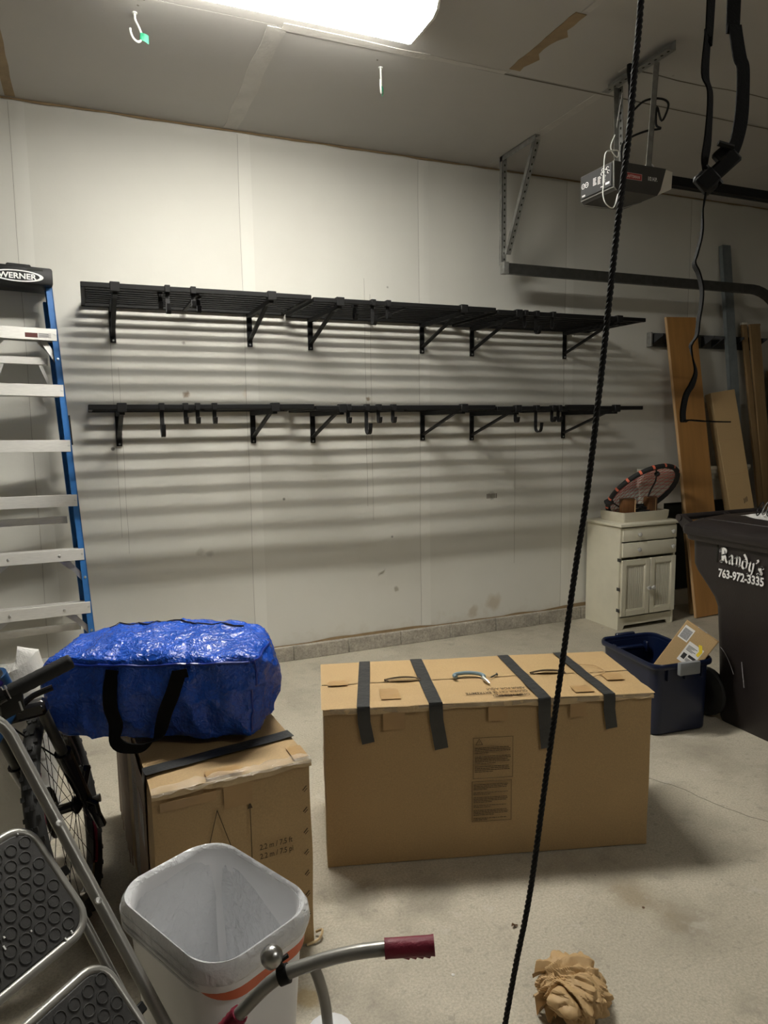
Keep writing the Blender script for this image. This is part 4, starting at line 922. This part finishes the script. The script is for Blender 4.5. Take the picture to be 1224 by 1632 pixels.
# ================================================================== blue bag on the box
BG = thing('storage_bag', 'bulging blue woven plastic storage bag with black handles on the cardboard box', 'bag', (-.195, 2.295, .604), R(-25))
BLn, BD, BH = .69, .40, .262
def bagf(p):
    x, y, z = p; s = .42
    q = V((x*sqrt(1-s*(y*y/2+z*z/2)+s*s*y*y*z*z/3), y*sqrt(1-s*(x*x/2+z*z/2)+s*s*x*x*z*z/3), z*sqrt(max(0, 1-.25*(x*x/2+y*y/2)+.06*x*x*y*y/3))))
    k = 1 if z > 0 else .6
    c = V((q.x*BLn/2+BLn/2, q.y*BD/2+BD/2, q.z*BH/2+BH/2))
    # sharp sewn corners at the top front edge, slack ends
    c.x += .018*x*abs(x)*(z > .2)*max(0, 1-abs(y+1))
    c.z += .035*max(0, z)*(1-x*x)*(1-(y-.1)**2) + .02*z*(x if x > 0 else .4*x)*.3
    o = V((11, 3, 7)); d = V()
    for f, a in ((5, .020), (11, .011), (23, .005)):
        g = V((c.x*f*1.3, c.y*f, c.z*f*.7)); n_ = noise.noise(g+o); r_ = (1-abs(noise.noise(g*1.3+o*2)))**3
        d += V((nz(g, .7), nz(g+V((4, 0, 0)), .8), n_*.6+r_*.8))*a
    edge = .55 if z > .95 else 1
    out = V((x**5, y**5, z**5)); out.normalize()
    h = sum(a*((1-abs(noise.noise(V((c.x*f*1.5, c.y*f*1.2, c.z*f*.8))+o)))**4-.35) for f, a in ((4, .024), (9, .016), (20, .006)))
    c += out*h*edge + d*.25*V((1, 0, 0)).length*.5
    c.z = max(c.z, .002) if z > -.99 else max(0, min(c.z, .006))
    return c
bm = bmesh.new(); bmesh.ops.create_cube(bm, size=2); bmesh.ops.subdivide_edges(bm, edges=bm.edges[:], cuts=47, use_grid_fill=True)
for v in bm.verts: v.co = bagf(tuple(v.co))
build('body', MB().bm(bm, True), m_bag, BG, ang=80)
e = [(-1+2*k/40, -1, .86) for k in range(41)]
build('piping', MB().tube([bagf(p)+V((0, -.004, .001)) for p in e], .0042, 6), m_bagd, BG)
build('piping', MB().tube([bagf((1, -1+2*k/24, .86))+V((.003, 0, 0)) for k in range(14)], .003, 6).tube([bagf((1, -.95, .86-1.8*k/16))+V((.002, -.002, 0)) for k in range(17)], .0035, 6), m_bagd, BG)
build('zipper', MB().ribbon([bagf((-.72+1.5*k/30, .35+.1*sin(k*.2), 1))+V((0, 0, .003)) for k in range(31)], (0, 1, 0), .007, .002), m_strap, BG)
def onface(x, z, dy=0): return bagf((x, -1, z))+V((0, -.006+dy, 0))
pts = [onface(-.36, .70), onface(-.37, .3, -.003), onface(-.36, -.2, -.006), onface(-.33, -.6, -.012), (BLn*.37, -.040, .020), (BLn*.43, -.062, .010), (BLn*.50, -.060, .010), (BLn*.555, -.035, .035)] + [onface(.19, -.25, -.012), onface(.26, .2, -.006), onface(.33, .70)]
pp = spline(pts, 5)
build('handle_strap', MB().ribbon(pp, [V((1, 0, 0)) if i < len(pp)*.33 else (V((1, 0, .12)) if i > len(pp)*.75 else V((.45, -.5, 1)).lerp(V((1, 0, .3)), abs(i/len(pp)-.54)/.21)) for i in range(len(pp))], .043, .003), m_strap, BG)
for x_, y_ in ((-.36, -.36), (.335, .345)):
    build('strap_patch', MB().ribbon([onface(x_, .76, -.002), onface(y_, .57, -.002)], (1, 0, 0), .046, .004), m_strap, BG)

# ================================================================== white waste bin with a liner
TC = thing('waste_bin', 'white square plastic waste bin with a white liner in front of box', 'waste bin', (.178, 1.345, 0), R(26.5))
bwd, bdp, bh = .256, .348, .60
def bq(s, z, r=.072, dx=0, n=8): return rrect(bwd*s+dx, bdp*s+dx, r, n, z)
build('body', MB().loft([bq(.74, 0, .05), bq(.76, .012), bq(.955, bh-.05), bq(.955, bh-.02), bq(.93, bh-.02), bq(.90, bh-.1), bq(.73, .02)], True, True, True), m_white, TC)
build('rim', MB().loft([bq(.955, bh-.05), bq(1.0, bh-.048), bq(1.02, bh-.035), bq(1.02, bh-.012), bq(1.0, bh), bq(.95, bh+.002), bq(.92, bh-.01), bq(.92, bh-.03)], True, False, False), m_white, TC)
def linl(s, z, amp, sd, n=40):
    base = rrect(bwd*s, bdp*s, .074*min(1, s+.05), n//4, z); out = []
    for i, p in enumerate(base):
        a = math.atan2(p[1], p[0]); k = amp*nz((cos(a)*3.2+sd, sin(a)*3.2, z*6)) + amp*.5*nz((cos(a)*9, sin(a)*9+sd, z*3))
        d = V((p[0], p[1], 0)).normalized(); out.append(V(p)+d*k+V((0, 0, amp*.6*nz((cos(a)*5, sin(a)*5, sd)))))
    return out
lo = [linl(.62, .06, .010, 1), linl(.72, .12, .016, 1), linl(.78, .25, .022, 1), linl(.82, .38, .020, 1), linl(.86, .49, .018, 1), linl(.895, .55, .011, 1), linl(.93, .585, .004, 1), linl(.955, .606, .002, 1),
      linl(1.0, .611, .0012, 2), linl(1.036, .600, .0012, 2), linl(1.048, .580, .0015, 2), linl(1.038, .572, .002, 2), linl(1.01, .564, .002, 3), linl(.985, .560, .002, 3)]
build('liner', MB().loft(lo, True, True, False), m_liner, TC, ang=80)
for k in range(4):
    q = rrect(bwd*(1.040-.004*k), bdp*(1.043-.004*k), .074, 10, .588-.011*k); q = q[12:25]
    build('liner_fold', MB().tube([V(p)+V((0, 0, .004*nz((i*.4, k, 0)))) for i, p in enumerate(q)], [.0008+.0024*sin(pi*i/12) for i in range(13)], 6), m_liner, TC)
rs = rrect(bwd*.978, bdp*.978, .07, 10, 0)
seg = [rs[i % len(rs)] for i in range(23, 44)]; n = len(seg)
build('drawstring', MB().grid(lambda u, v: (lambda p: (p[0]*(1.004+.006*v), p[1]*(1.004+.006*v), .566-(.008+.030*sin(pi*u)**.7)*(1-v)))(seg[int(round(u*(n-1)))]), n-1, 1), m_redstrip, TC)
seg2 = [rs[i % len(rs)] for i in range(18, 24)]
build('drawstring', MB().grid(lambda u, v: (lambda p: (p[0]*1.006, p[1]*1.006, .564-.014*(1-v)))(seg2[int(round(u*5))]), 5, 1), m_redstrip, TC)

# ================================================================== folding step stool
sx = V((.727, .687, 0)).normalized(); sy = V((-.477, .505, .719)).normalized(); sz = sx.cross(sy)
ST = thing('step_stool', 'silver grey tubular folding step stool with two black ribbed treads', 'step stool', mat=axes((-.098, 1.35, .735), sx, sy, sz))
dn = V((0, -.988, -.156)); rq = V((.035, -.056, 0)); XLf = -.415
def hoop(x0, x1, z_, s0, s1, r, ins=.0):
    P = []
    up = lambda x, s: V((x, rq.y, z_))+dn*s
    P.append(up(x1, s1)); P.append(up(x1, (s0+s1)/2)); c = s0
    for k in range(9): a = pi/2*k/8; P.append(up(x1-r+r*cos(a), c-r*sin(a)))
    for k in range(9): a = pi/2*k/8; P.append(up(x0+r-r*sin(a), c-r*cos(a)))
    P.append(up(x0, (s0+s1)/2)); P.append(up(x0, s1)); return P
fr_ = build('front_frame', MB().tube(hoop(XLf, .035, 0, -.32, .80, .075), .0112, 12), m_grey, ST)
build('rear_frame', MB().tube(hoop(XLf+.022, .012, -.032, -.05, .80, .05), .0088, 10), m_grey, ST)
for x, s in ((.035, .80), (XLf, .80)): build('foot', MB().tube([V((x, rq.y, 0))+dn*(s-.03), V((x, rq.y, 0))+dn*(s+.012)], .0155, 12), m_blkm, fr_)
build('rivet', MB().lathe([(.007, 0), (.006, .003), (0, .004)], 8, M.Translation(V((.035, rq.y, 0))+dn*-.13+V((-.006, 0, .010)))).lathe([(.007, 0), (.006, .003), (0, .004)], 8, M.Translation(V((.026, -.085, .006)))), m_alu, fr_)
for y0, y1, x0, x1 in ((-.118, .118, -.392, .004), (-.392, -.158, -.412, -.018)):
    cx, cy = (x0+x1)/2, (y0+y1)/2
    stp_ = build('tread_frame', MB().tube(rrect(x1-x0-.018, y1-y0-.018, .04, 6, 0, cx, cy), .0085, 10, True), m_grey, ST)
    build('tread_pad', MB().loft([rrect(x1-x0-.028, y1-y0-.028, .036, 6, -.006, cx, cy), rrect(x1-x0-.028, y1-y0-.028, .036, 6, .004, cx, cy), rrect(x1-x0-.036, y1-y0-.036, .032, 6, .006, cx, cy)], False), m_pad, stp_)
    mb = MB(); r = 0; y = y0+.034
    while y < y1-.026:
        x = x0+.032+(.0145 if r % 2 else 0)
        while x < x1-.028:
            mb.lathe([(.0112, .0058), (.0112, .0076), (.0098, .0080), (.0086, .0066), (0, .0066)], 12, M.Translation((x, y, 0))); x += .029
        y += .0235; r += 1
    build('tread_bump', mb, m_pad, stp_, kind='stuff')
    build('bracket', MB().box(x1-.006, x1+.018, cy-.012, cy+.006, -.012, -.004, b=.002).box(x0-.02, x0+.006, cy-.012, cy+.006, -.012, -.004, b=.002), m_blk2, stp_)
random.seed(9)
mb = MB()
for x, y in ((-.165, -.02), (-.158, .0), (-.14, -.036), (-.148, -.048), (-.10, -.055), (-.045, -.098), (-.06, -.101), (-.03, .10)):
    mb.box(x-.0013, x+.0013, y-.005*random.random()-.001, y+.002, .0064, .0084)
build('paint_fleck', mb, m_wlett, ST, kind='stuff')

# ================================================================== bicycle at the left edge
BK = thing('bicycle', 'black bicycle with a knobby front tyre leaning behind the step stool', 'bicycle', (-.14, 2.36, 0))
Cw = V((-.140, 2.36, .338)); hh = V((.14, .985, 0)).normalized(); uu = (V((-.19, .02, .98))); uu = (uu-hh*uu.dot(hh)).normalized(); aa = hh.cross(uu).normalized()
def wheel_parts(Cw, hh, uu, aa, r=.335):
    T = axes(Cw, hh, uu, aa)
    ti = build('tire', MB().tube([T @ V((( r-.027)*cos(2*pi*k/48), (r-.027)*sin(2*pi*k/48), 0)) for k in range(48)], .026, 12, True), m_tire, BK, world=True)
    mb = MB()
    for k in range(72):
        a = 2*pi*k/72; Tk = T @ M.Rotation(a, 4, 'Z')
        for z in ((-.018, .018) if k % 2 else (-.007, .007, )):
            d_ = .0 if abs(z) < .01 else .0065
            mb.box(r-.006-d_, r+.003-d_, -.0065, .0065, z-.0055, z+.0055, Tk)
    build('tread_knob', mb, m_tire, ti, world=True, kind='stuff')
    rim = build('rim', MB().loft([[T @ V((rr*cos(2*pi*k/48), rr*sin(2*pi*k/48), z)) for k in range(48)] for rr, z in ((r-.05, -.012), (r-.05, .012), (r-.068, .009), (r-.068, -.009), (r-.05, -.012))], True, False, False), m_glossblk, BK, world=True)
    mb = MB()
    for k in range(28):
        a = 2*pi*k/28; b = a+(.5 if k % 2 else -.5); s = .028 if k % 4 < 2 else -.028
        mb.tube([T @ V((.028*cos(b), .028*sin(b), s)), T @ V(((r-.066)*cos(a), (r-.066)*sin(a), 0))], .0011, 4)
    build('spoke', mb, m_glossblk, rim, world=True, kind='stuff')
    build('hub', MB().lathe([(.014, -.05), (.03, -.034), (.03, -.028), (.016, -.02), (.016, .02), (.03, .028), (.03, .034), (.014, .05)], 14, T), m_glossblk, BK, world=True)
    build('rim_decal', MB().tube([T @ V(((r-.055)*cos(a), (r-.055)*sin(a), .0135)) for a in [R(-70+6*k) for k in range(6)]], .006, 4).tube([T @ V(((r-.055)*cos(a), (r-.055)*sin(a), .0135)) for a in [R(130+6*k) for k in range(6)]], .006, 4), m_red, rim, world=True)
    build('brake_disc', MB().lathe([(.045, -.041), (.08, -.041), (.08, -.039), (.045, -.039)], 28, T), m_dsteel, BK, world=True)
wheel_parts(Cw, hh, uu, aa)
crown = Cw-hh*.17+uu*.405; top = crown+(uu*.95-hh*.36)*.15
for s in (-1, 1):
    a = aa*s*.066
    fk = build('fork_leg', MB().tube([Cw+a, Cw+a+(crown-Cw)*.30, Cw+a+(crown-Cw)*.55], [.020, .023, .026], 12), m_glossblk, BK, world=True)
    build('stanchion', MB().tube([Cw+a+(crown-Cw)*.5, crown+a], .016, 12), m_dsteel, fk, world=True)
build('fork_crown', MB().bar(crown-aa*.085, crown+aa*.085, .05, .045, uu, b=.01), m_glossblk, BK, world=True)
build('axle_nut', MB().tube([Cw+aa*.055, Cw+aa*.10], .010, 10).tube([Cw+aa*.10, Cw+aa*.108], .013, 10), m_chrome, BK, world=True)
build('caliper', MB().bar(Cw+aa*.06+uu*.05, Cw+aa*.085+uu*.11+hh*.03, .035, .03, uu, b=.006).bar(Cw+aa*.075-uu*.01, Cw+aa*.09-uu*.10, .03, .02, hh, b=.006).tube([Cw+aa*.07+uu*.02-hh*.02, Cw+aa*.10+uu*.00-hh*.03, Cw+aa*.09-uu*.06], .008, 8), m_glossblk, BK, world=True)
build('head_tube', MB().tube([crown+uu*.02, top], .026, 14), m_bikeblue, BK, world=True)
Eg = V((-.072, 1.855, .978)); bb = V((-.92, -.14, -.34)).normalized(); bc = Eg+bb*.36
bar_ = build('handlebar', MB().tube(spline([Eg, Eg+bb*.16, bc, Eg+bb*.56, Eg+bb*.72], 5), .0125, 10), m_glossblk, BK, world=True)
g1 = build('grip', MB().tube([Eg, Eg+bb*.004]+[Eg+bb*(.008+.010*k) for k in range(15)], [.0165, .019]+[.0185+.0008*(k % 2) for k in range(15)], 16), m_blkm, BK, world=True)
build('grip_end', MB().tube([Eg-bb*.002, Eg+bb*.001], .012, 14), m_dsteel, g1, world=True)
build('grip', MB().tube([Eg+bb*.57, Eg+bb*.72], .019, 14), m_blkm, BK, world=True)
dwn = V((0, .3, -1)).normalized()
cl = Eg+bb*.175
lv = build('brake_lever', MB().tube([cl-bb*.016, cl+bb*.016], .0215, 14).bar(cl+dwn*.01, cl+dwn*.05+V((.0, .03, 0)), .026, .024, bb, b=.005).tube(spline([cl+dwn*.045+V((0, .03, 0)), cl+dwn*.06+V((.03, .05, 0)), cl-bb*.07+dwn*.065+V((0, .06, 0)), cl-bb*.12+dwn*.07+V((0, .06, 0))], 4), .008, 8), m_glossblk, BK, world=True)
sh = Eg+bb*.148+dwn*.030
build('shifter', MB().box(-.028, .028, -.03, .03, -.018, .018, axes(sh+V((0, -.005, 0)), -bb, dwn, bb.cross(dwn)), b=.01, seg=2).tube([sh+dwn*.02, sh+dwn*.035-bb*.02], .010, 8), m_blk2, lv, world=True)
build('clamp_bolt', MB().tube([Eg+bb*.150-dwn*.0, Eg+bb*.1525], .0205, 14).tube([sh+V((.02, -.03, .01)), sh+V((.026, -.034, -.012))], .0025, 6), m_alu, lv, world=True)
build('stem', MB().tube([top, bc], .019, 12).tube([bc-bb*.025, bc+bb*.025], .021, 12), m_blk2, BK, world=True)
build('cable', MB().tube(spline([cl+dwn*.03, cl+V((-.10, .09, -.02)), crown+V((-.10, -.06, .12)), crown+V((-.05, .0, 0)), Cw+aa*.06+uu*.12], 6), .0028, 6), m_blk2, BK, world=True)
bbk = crown+V((-.36, -.50, -.42)); bbk.z = .29
seat = V((-.62, 1.40, .78))
build('down_tube', MB().tube([crown+uu*.03, bbk], .024, 12), m_bikeblue, BK, world=True)
build('top_tube', MB().tube([top-uu*.02, seat], .018, 12), m_purple, BK, world=True)
build('seat_tube', MB().tube([bbk, seat, seat+V((-.03, -.02, .14))], .017, 12), m_bikeblue, BK, world=True)
build('saddle', MB().loft([[V((seat.x-.03, seat.y-.02, seat.z+.14))+V((w_*c, l_, h_*sn)) for c, sn in [(cos(2*pi*k/10), sin(2*pi*k/10)) for k in range(10)]] for l_, w_, h_ in ((.15, .015, .012), (.05, .03, .02), (-.05, .07, .025), (-.12, .07, .02))]), m_blkm, BK, world=True)
rw = V((-.80, .98, .335))
rT = axes(rw, V((.5, .86, 0)), (-.1, 0, 1), (.86, -.5, .08))
build('rear_tire', MB().tube([rT @ V((.308*cos(2*pi*k/32), .308*sin(2*pi*k/32), 0)) for k in range(32)], .026, 10, True), m_tire, BK, world=True)
build('chain_stay', MB().tube([bbk, rw], .011, 8).tube([rw, seat], .009, 8), m_bikeblue, BK, world=True)

# rolled foam wrap standing behind the bag
FR = thing('foam_roll', 'crumpled roll of white packing foam standing between ladder and blue bag', 'foam', (-.30, 2.86, 0))
def foam(u, v):
    a = 2*pi*u; r = (.115+.012*nz((cos(a)*2, sin(a)*2, v*5)))*(1-.35*max(0, v-.8)/.2) if v < .999 else .01
    return (r*cos(a), r*.8*sin(a), .70*v+.05*cos(a)*v*v+.012*nz((cos(a)*4, sin(a)*4, v*3)))
build('roll', MB().grid(foam, 36, 36), m_foam, FR)

# ================================================================== child's tricycle handlebar in the foreground
TK = thing('tricycle', 'silver tricycle with a red-gripped handlebar and bell beside waste bin', 'tricycle', (.30, .975, 0))
hb = [(.118, 1.045, .552), (.145, 1.028, .595), (.168, 1.016, .632), (.220, .993, .690), (.276, .973, .713), (.330, .953, .727), (.385, .930, .735), (.448, .906, .738)]
hs = spline(hb, 6)
build('handlebar', MB().tube(hs, .0108, 12), m_grey, TK, world=True)
def grp(a, b, ridges, side):
    n = b-a; P = hs[a:b]; mb = MB(); mb.tube(P, [.0142+(.0012 if (i % 2 and ridges) else 0) for i in range(n)], 14)
    mb.tube([P[-1] if side else P[0], P[-1]+(P[-1]-P[-2]).normalized()*.003 if side else P[0]+(P[0]-P[1]).normalized()*.003], .0150, 14)
    return mb
gl = build('grip', MB().tube([V((.090, 1.063, .515)).lerp(V((.166, 1.018, .628)), k/24) for k in range(25)], [.0142+.0012*(k % 2) for k in range(25)], 14), m_red, TK, world=True)
gp0, gp1 = V((.380, .932, .7345)), V((.452, .903, .7385))
mb = MB().tube([gp0.lerp(gp1, k/12) for k in range(13)], [.0150]+[.0146]*11+[.0155], 14)
for k in range(4): mb.tube([gp0.lerp(gp1, .42+.14*k)+V((0, 0, -.010))+V((-.006, .002, 0)), gp0.lerp(gp1, .42+.14*k)+V((0, 0, -.0150))+V((.006, -.002, 0))], .0062, 8)
build('grip', mb, m_red, TK, world=True)
build('stem', MB().tube(spline([(.276, .973, .708), (.284, .968, .68), (.290, .962, .645), (.292, .957, .60), (.296, .955, .50), (.30, .96, .40)], 5), .0088, 12), m_grey, TK, world=True)
build('head_cap', MB().lathe([(.036, .575), (.040, .585), (.036, .603), (.02, .612), (.0, .613)], 18, M.Translation((.294, .955, 0))), m_white, TK, world=True)
build('head_tube', MB().tube([(.295, .955, .578), (.30, .962, .38)], .022, 14), m_white, TK, world=True)
for s in (-1, 1): build('fork_leg', MB().tube([(.30+.02*s, .962, .40), (.302+.045*s, .97, .30), (.302+.045*s, .985, .14)], .011, 10), m_grey, TK, world=True)
wT = axes((.302, .985, .145), (0, 1, 0), (0, 0, 1), (1, 0, 0))
build('front_wheel', MB().lathe([(.02, -.02), (.11, -.02), (.14, -.014), (.145, 0), (.14, .014), (.11, .02), (.02, .02)], 28, wT), m_red, TK, world=True)
build('frame', MB().tube([(.298, .955, .46), (.33, .80, .28), (.38, .45, .24)], .014, 10), m_grey, TK, world=True)
for s in (-1, 1): build('rear_wheel', MB().lathe([(.02, -.018), (.08, -.018), (.098, 0), (.08, .018), (.02, .018)], 24, axes((.38+.2*s, .45, .10), (0, 1, 0), (0, 0, 1), (1, 0, 0))), m_red, TK, world=True)
build('rear_axle', MB().tube([(.18, .45, .10), (.58, .45, .10)], .008, 8).tube([(.38, .45, .24), (.38, .45, .10)], .012, 8), m_grey, TK, world=True)
build('seat', MB().box(.30, .46, .40, .60, .25, .28, b=.012, seg=2), m_red, TK, world=True)
bcl = V((.232, .989, .696)); bd = (V(hb[4])-V(hb[3])).normalized()
be = build('bell_clamp', MB().tube([bcl-bd*.008, bcl+bd*.008], .0145, 14).bar(bcl+V((-.003, 0, .012)), bcl+V((-.020, .004, .034)), .012, .008, (0, 1, 0), b=.002).bar(bcl+V((-.012, -.004, .026)), bcl+V((.006, -.006, .036)), .005, .005), m_blk2, TK, world=True)
bp = bcl+V((-.016, .004, .031)); bz = V((-.55, -.12, .82)).normalized(); bx_ = bz.cross(V((0, 1, 0))).normalized()
build('bell', MB().lathe([(.0165, -.004), (.0175, .0), (.0168, .008), (.0135, .015), (.007, .019), (.0, .020)], 20, axes(bp, bx_, bz.cross(bx_), bz)), m_chrome, be, world=True)

# ================================================================== crumpled paper, leaf
PP = thing('packing_paper', 'crumpled ball of brown kraft packing paper on concrete near the rope', 'paper', (1.105, 1.375, 0), R(-25))
bm = bmesh.new(); bmesh.ops.create_icosphere(bm, subdivisions=6, radius=1)
for v in bm.verts:
    p = v.co.copy(); q = p*1.5+V((3.1, 1.7, .4))
    c1 = V((noise.noise(q), noise.noise(q+V((7, 0, 0))), noise.noise(q+V((0, 7, 0)))))
    ang = math.atan2(p.y, p.x+1.35)*1.4; rad = sqrt((p.x+1.35)**2+p.y**2)              # folds fan out from the pinched left side
    q2 = V((ang*3.2+c1.x*1.0, rad*.55+c1.y*.35, p.z*1.1+c1.z*.4)); dist, _ = noise.voronoi(q2+V((2, 5, 1)))
    d2, _ = noise.voronoi(V((ang*7+c1.y, rad*1.6+c1.z*.6, p.z*2.2))+V((9, 1, 3)))
    r = .74+.42*min(dist[1]-dist[0], .55)+.16*min(d2[1]-d2[0], .5)+.10*c1.x
    p = V((p.x*.098*r, p.y*.118*r, p.z*.070*r)); p.z = max(p.z+.056, .001); v.co = p
build('ball', MB().bm(bm, True), m_paper, PP, ang=22)
random.seed(21)
for k, (a, l, zz) in enumerate(((150, .075, .095), (172, .055, .075), (195, .075, .055), (215, .06, .045), (128, .05, .09))):
    def fl_(u, v, a=a, l=l, zz=zz):
        rr = .035+l*u; w_ = (.012+.034*u)*(v-.5); aa_ = R(a)
        x, y = rr*cos(aa_)-w_*sin(aa_), rr*sin(aa_)+w_*cos(aa_)
        return (x, y, max(.002, zz-.03*u*u+.020*sin(7*v+a)*u+.006*nz((u*4, v*4, a))))
    build('loose_fold', MB().grid(fl_, 8, 8), m_paper, PP, ang=30)
LF = thing('dry_leaf', 'tiny dry brown leaf on the concrete left of the rope', 'leaf', (1.126, 1.694, .0))
build('leaf', MB().grid(lambda u, v: ((u-.5)*.022, (v-.5)*.014*sin(pi*u)**.5, .003+.006*abs(v-.5)+.004*sin(6*u)), 6, 4), m_leaf, LF)
for x, y, lab_ in ((.86, 1.60, 'pale crumb on the floor between boxes and paper'), (1.55, 1.60, 'small dark grit crumb on the floor right of the rope')):
    t = thing('floor_crumb', lab_, 'crumb', (x, y, 0)); build('crumb', MB().lathe([(.004, 0), (.005, .002), (0, .004)], 7), m_leaf if x > 1 else m_foam, t)

# ================================================================== rope and strap hanging near the viewpoint
rope = [(1.13, 1.21, ZC-.03), (1.108, 1.211, 2.85), (1.085, 1.212, 2.395), (1.075, 1.213, 2.263), (1.066, 1.214, 2.141), (1.055, 1.216, 2.042), (1.046, 1.217, 1.967), (1.031, 1.219, 1.814), (1.014, 1.22, 1.645), (.986, 1.223, 1.391), (.964, 1.227, 1.24), (.94, 1.23, 1.059), (.899, 1.234, .759), (.863, 1.237, .493), (.83, 1.243, .313), (.805, 1.246, .172), (.785, 1.246, .06), (.765, 1.235, .014), (.72, 1.20, .010), (.68, 1.21, .010)]
RP = thing('rope', 'long black braided rope hanging taut from the ceiling past the box', 'rope', (1.13, 1.21, ZC))
rp = spline(rope, 24); S_ = [0]
for a, b in zip(rp, rp[1:]): S_.append(S_[-1]+(b-a).length)
for k in range(3):
    pts = []; L_ = S_[-1]; n = 1150; j = 0
    for i in range(n):
        s_ = L_*i/(n-1)
        while j < len(S_)-2 and S_[j+1] < s_: j += 1
        t = (s_-S_[j])/max(1e-6, S_[j+1]-S_[j]); p = rp[j].lerp(rp[j+1], t); d = (rp[j+1]-rp[j]).normalized()
        x = d.cross(V((0, 1, 0))).normalized(); y = d.cross(x); a = 2*pi*(s_/.036+k/3)
        pts.append(p+(x*cos(a)+y*sin(a))*.0034)
    build('strand', MB().tube(pts, .0036, 6), m_rope, RP, world=True, ang=90)
build('ceiling_hook', MB().tube(spline([(1.13, 1.21, ZC), (1.13, 1.21, ZC-.02), (1.142, 1.21, ZC-.035), (1.13, 1.21, ZC-.05), (1.118, 1.21, ZC-.038)], 5), .004, 8), m_steel, RP, world=True)

SP = thing('cinch_strap', 'black webbing strap with cam buckle and dangling tail hanging from ceiling', 'strap', (.93, .85, ZC))
sl = spline([(.92, .86, ZC-.02), (.905, .858, 2.7), (.899, .856, 2.173), (.891, .852, 2.118), (.884, .847, 2.062), (.889, .841, 2.034), (.883, .836, 1.969), (.876, .834, 1.931), (.878, .829, 1.905)], 6)
sr = spline([(.945, .85, ZC-.02), (.940, .847, 2.7), (.931, .843, 2.173), (.930, .838, 2.136), (.933, .830, 2.089), (.937, .826, 2.07), (.933, .821, 2.014), (.925, .818, 1.977), (.916, .819, 1.951), (.899, .823, 1.929)], 6)
rr_ = V((.86, -.51, 0))
def sides(n, a0, a1, k=1.0): return [(rr_*cos(a0+(a1-a0)*i/n+.35*sin(i*.45)*k)+V((.51, .86, 0))*sin(a0+(a1-a0)*i/n+.35*sin(i*.45)*k)) for i in range(n)]
build('webbing', MB().ribbon(sl, sides(len(sl), .80, .95, .2), .021, .0022), m_strap, SP, world=True)
build('webbing', MB().ribbon(sr, sides(len(sr), .30, .40, .12), .022, .0022), m_strap, SP, world=True)
tl_ = spline([(.881, .827, 1.915), (.870, .827, 1.866), (.866, .824, 1.829), (.856, .823, 1.795), (.852, .823, 1.782), (.857, .819, 1.768), (.860, .814, 1.745), (.858, .812, 1.722), (.853, .811, 1.698), (.848, .809, 1.675), (.840, .811, 1.661), (.841, .808, 1.643), (.844, .804, 1.622), (.839, .804, 1.605), (.829, .806, 1.587), (.823, .805, 1.564), (.822, .803, 1.5475)], 5)
n = len(tl_); build('tail', MB().ribbon(tl_, [rr_*cos(a)+V((.51, .86, 0))*sin(a) for a in [1.15+.38*min(1, i/12)-.0*i if i < n*.62 else 1.45-.55*(i/n-.62)/.2 if i < n*.82 else .95 for i in range(n)]], .019, .0022), m_strap, SP, world=True)
te = spline([(.822, .803, 1.5475), (.827, .801, 1.5500), (.836, .797, 1.5495), (.858, .788, 1.5475), (.884, .777, 1.5465)], 5)
build('tail_end', MB().ribbon(te, (.35, .93, .0), .019, .0020), m_strap, SP, world=True)
Tb = axes((.891, .822, 1.918), (rr_*.75+V((0, 0, .66))).normalized(), (V((0, 0, .75))-rr_*.66).normalized(), (-.51*1, -.86, 0))
bk = build('buckle', MB().box(-.012, .034, -.011, .011, -.006, .008, Tb, b=.003).box(-.034, -.012, -.017, .017, -.008, .010, Tb, b=.004).box(.006, .03, .008, .024, -.004, .012, Tb, b=.003), m_blk2, SP, world=True)
build('buckle_lever', MB().box(-.038, -.008, -.013, .013, .010, .017, Tb, b=.003).tube([Tb @ V((-.010, -.018, .003)), Tb @ V((-.010, .018, .003))], .005, 8).tube([Tb @ V((.030, .010, .014)), Tb @ V((.018, .030, .016))], .004, 6), m_blk2, bk, world=True)
build('ceiling_hook', MB().tube(spline([(.932, .855, ZC), (.932, .855, ZC-.015), (.945, .855, ZC-.025), (.932, .855, ZC-.04), (.918, .855, ZC-.028)], 5), .004, 8), m_steel, SP, world=True)
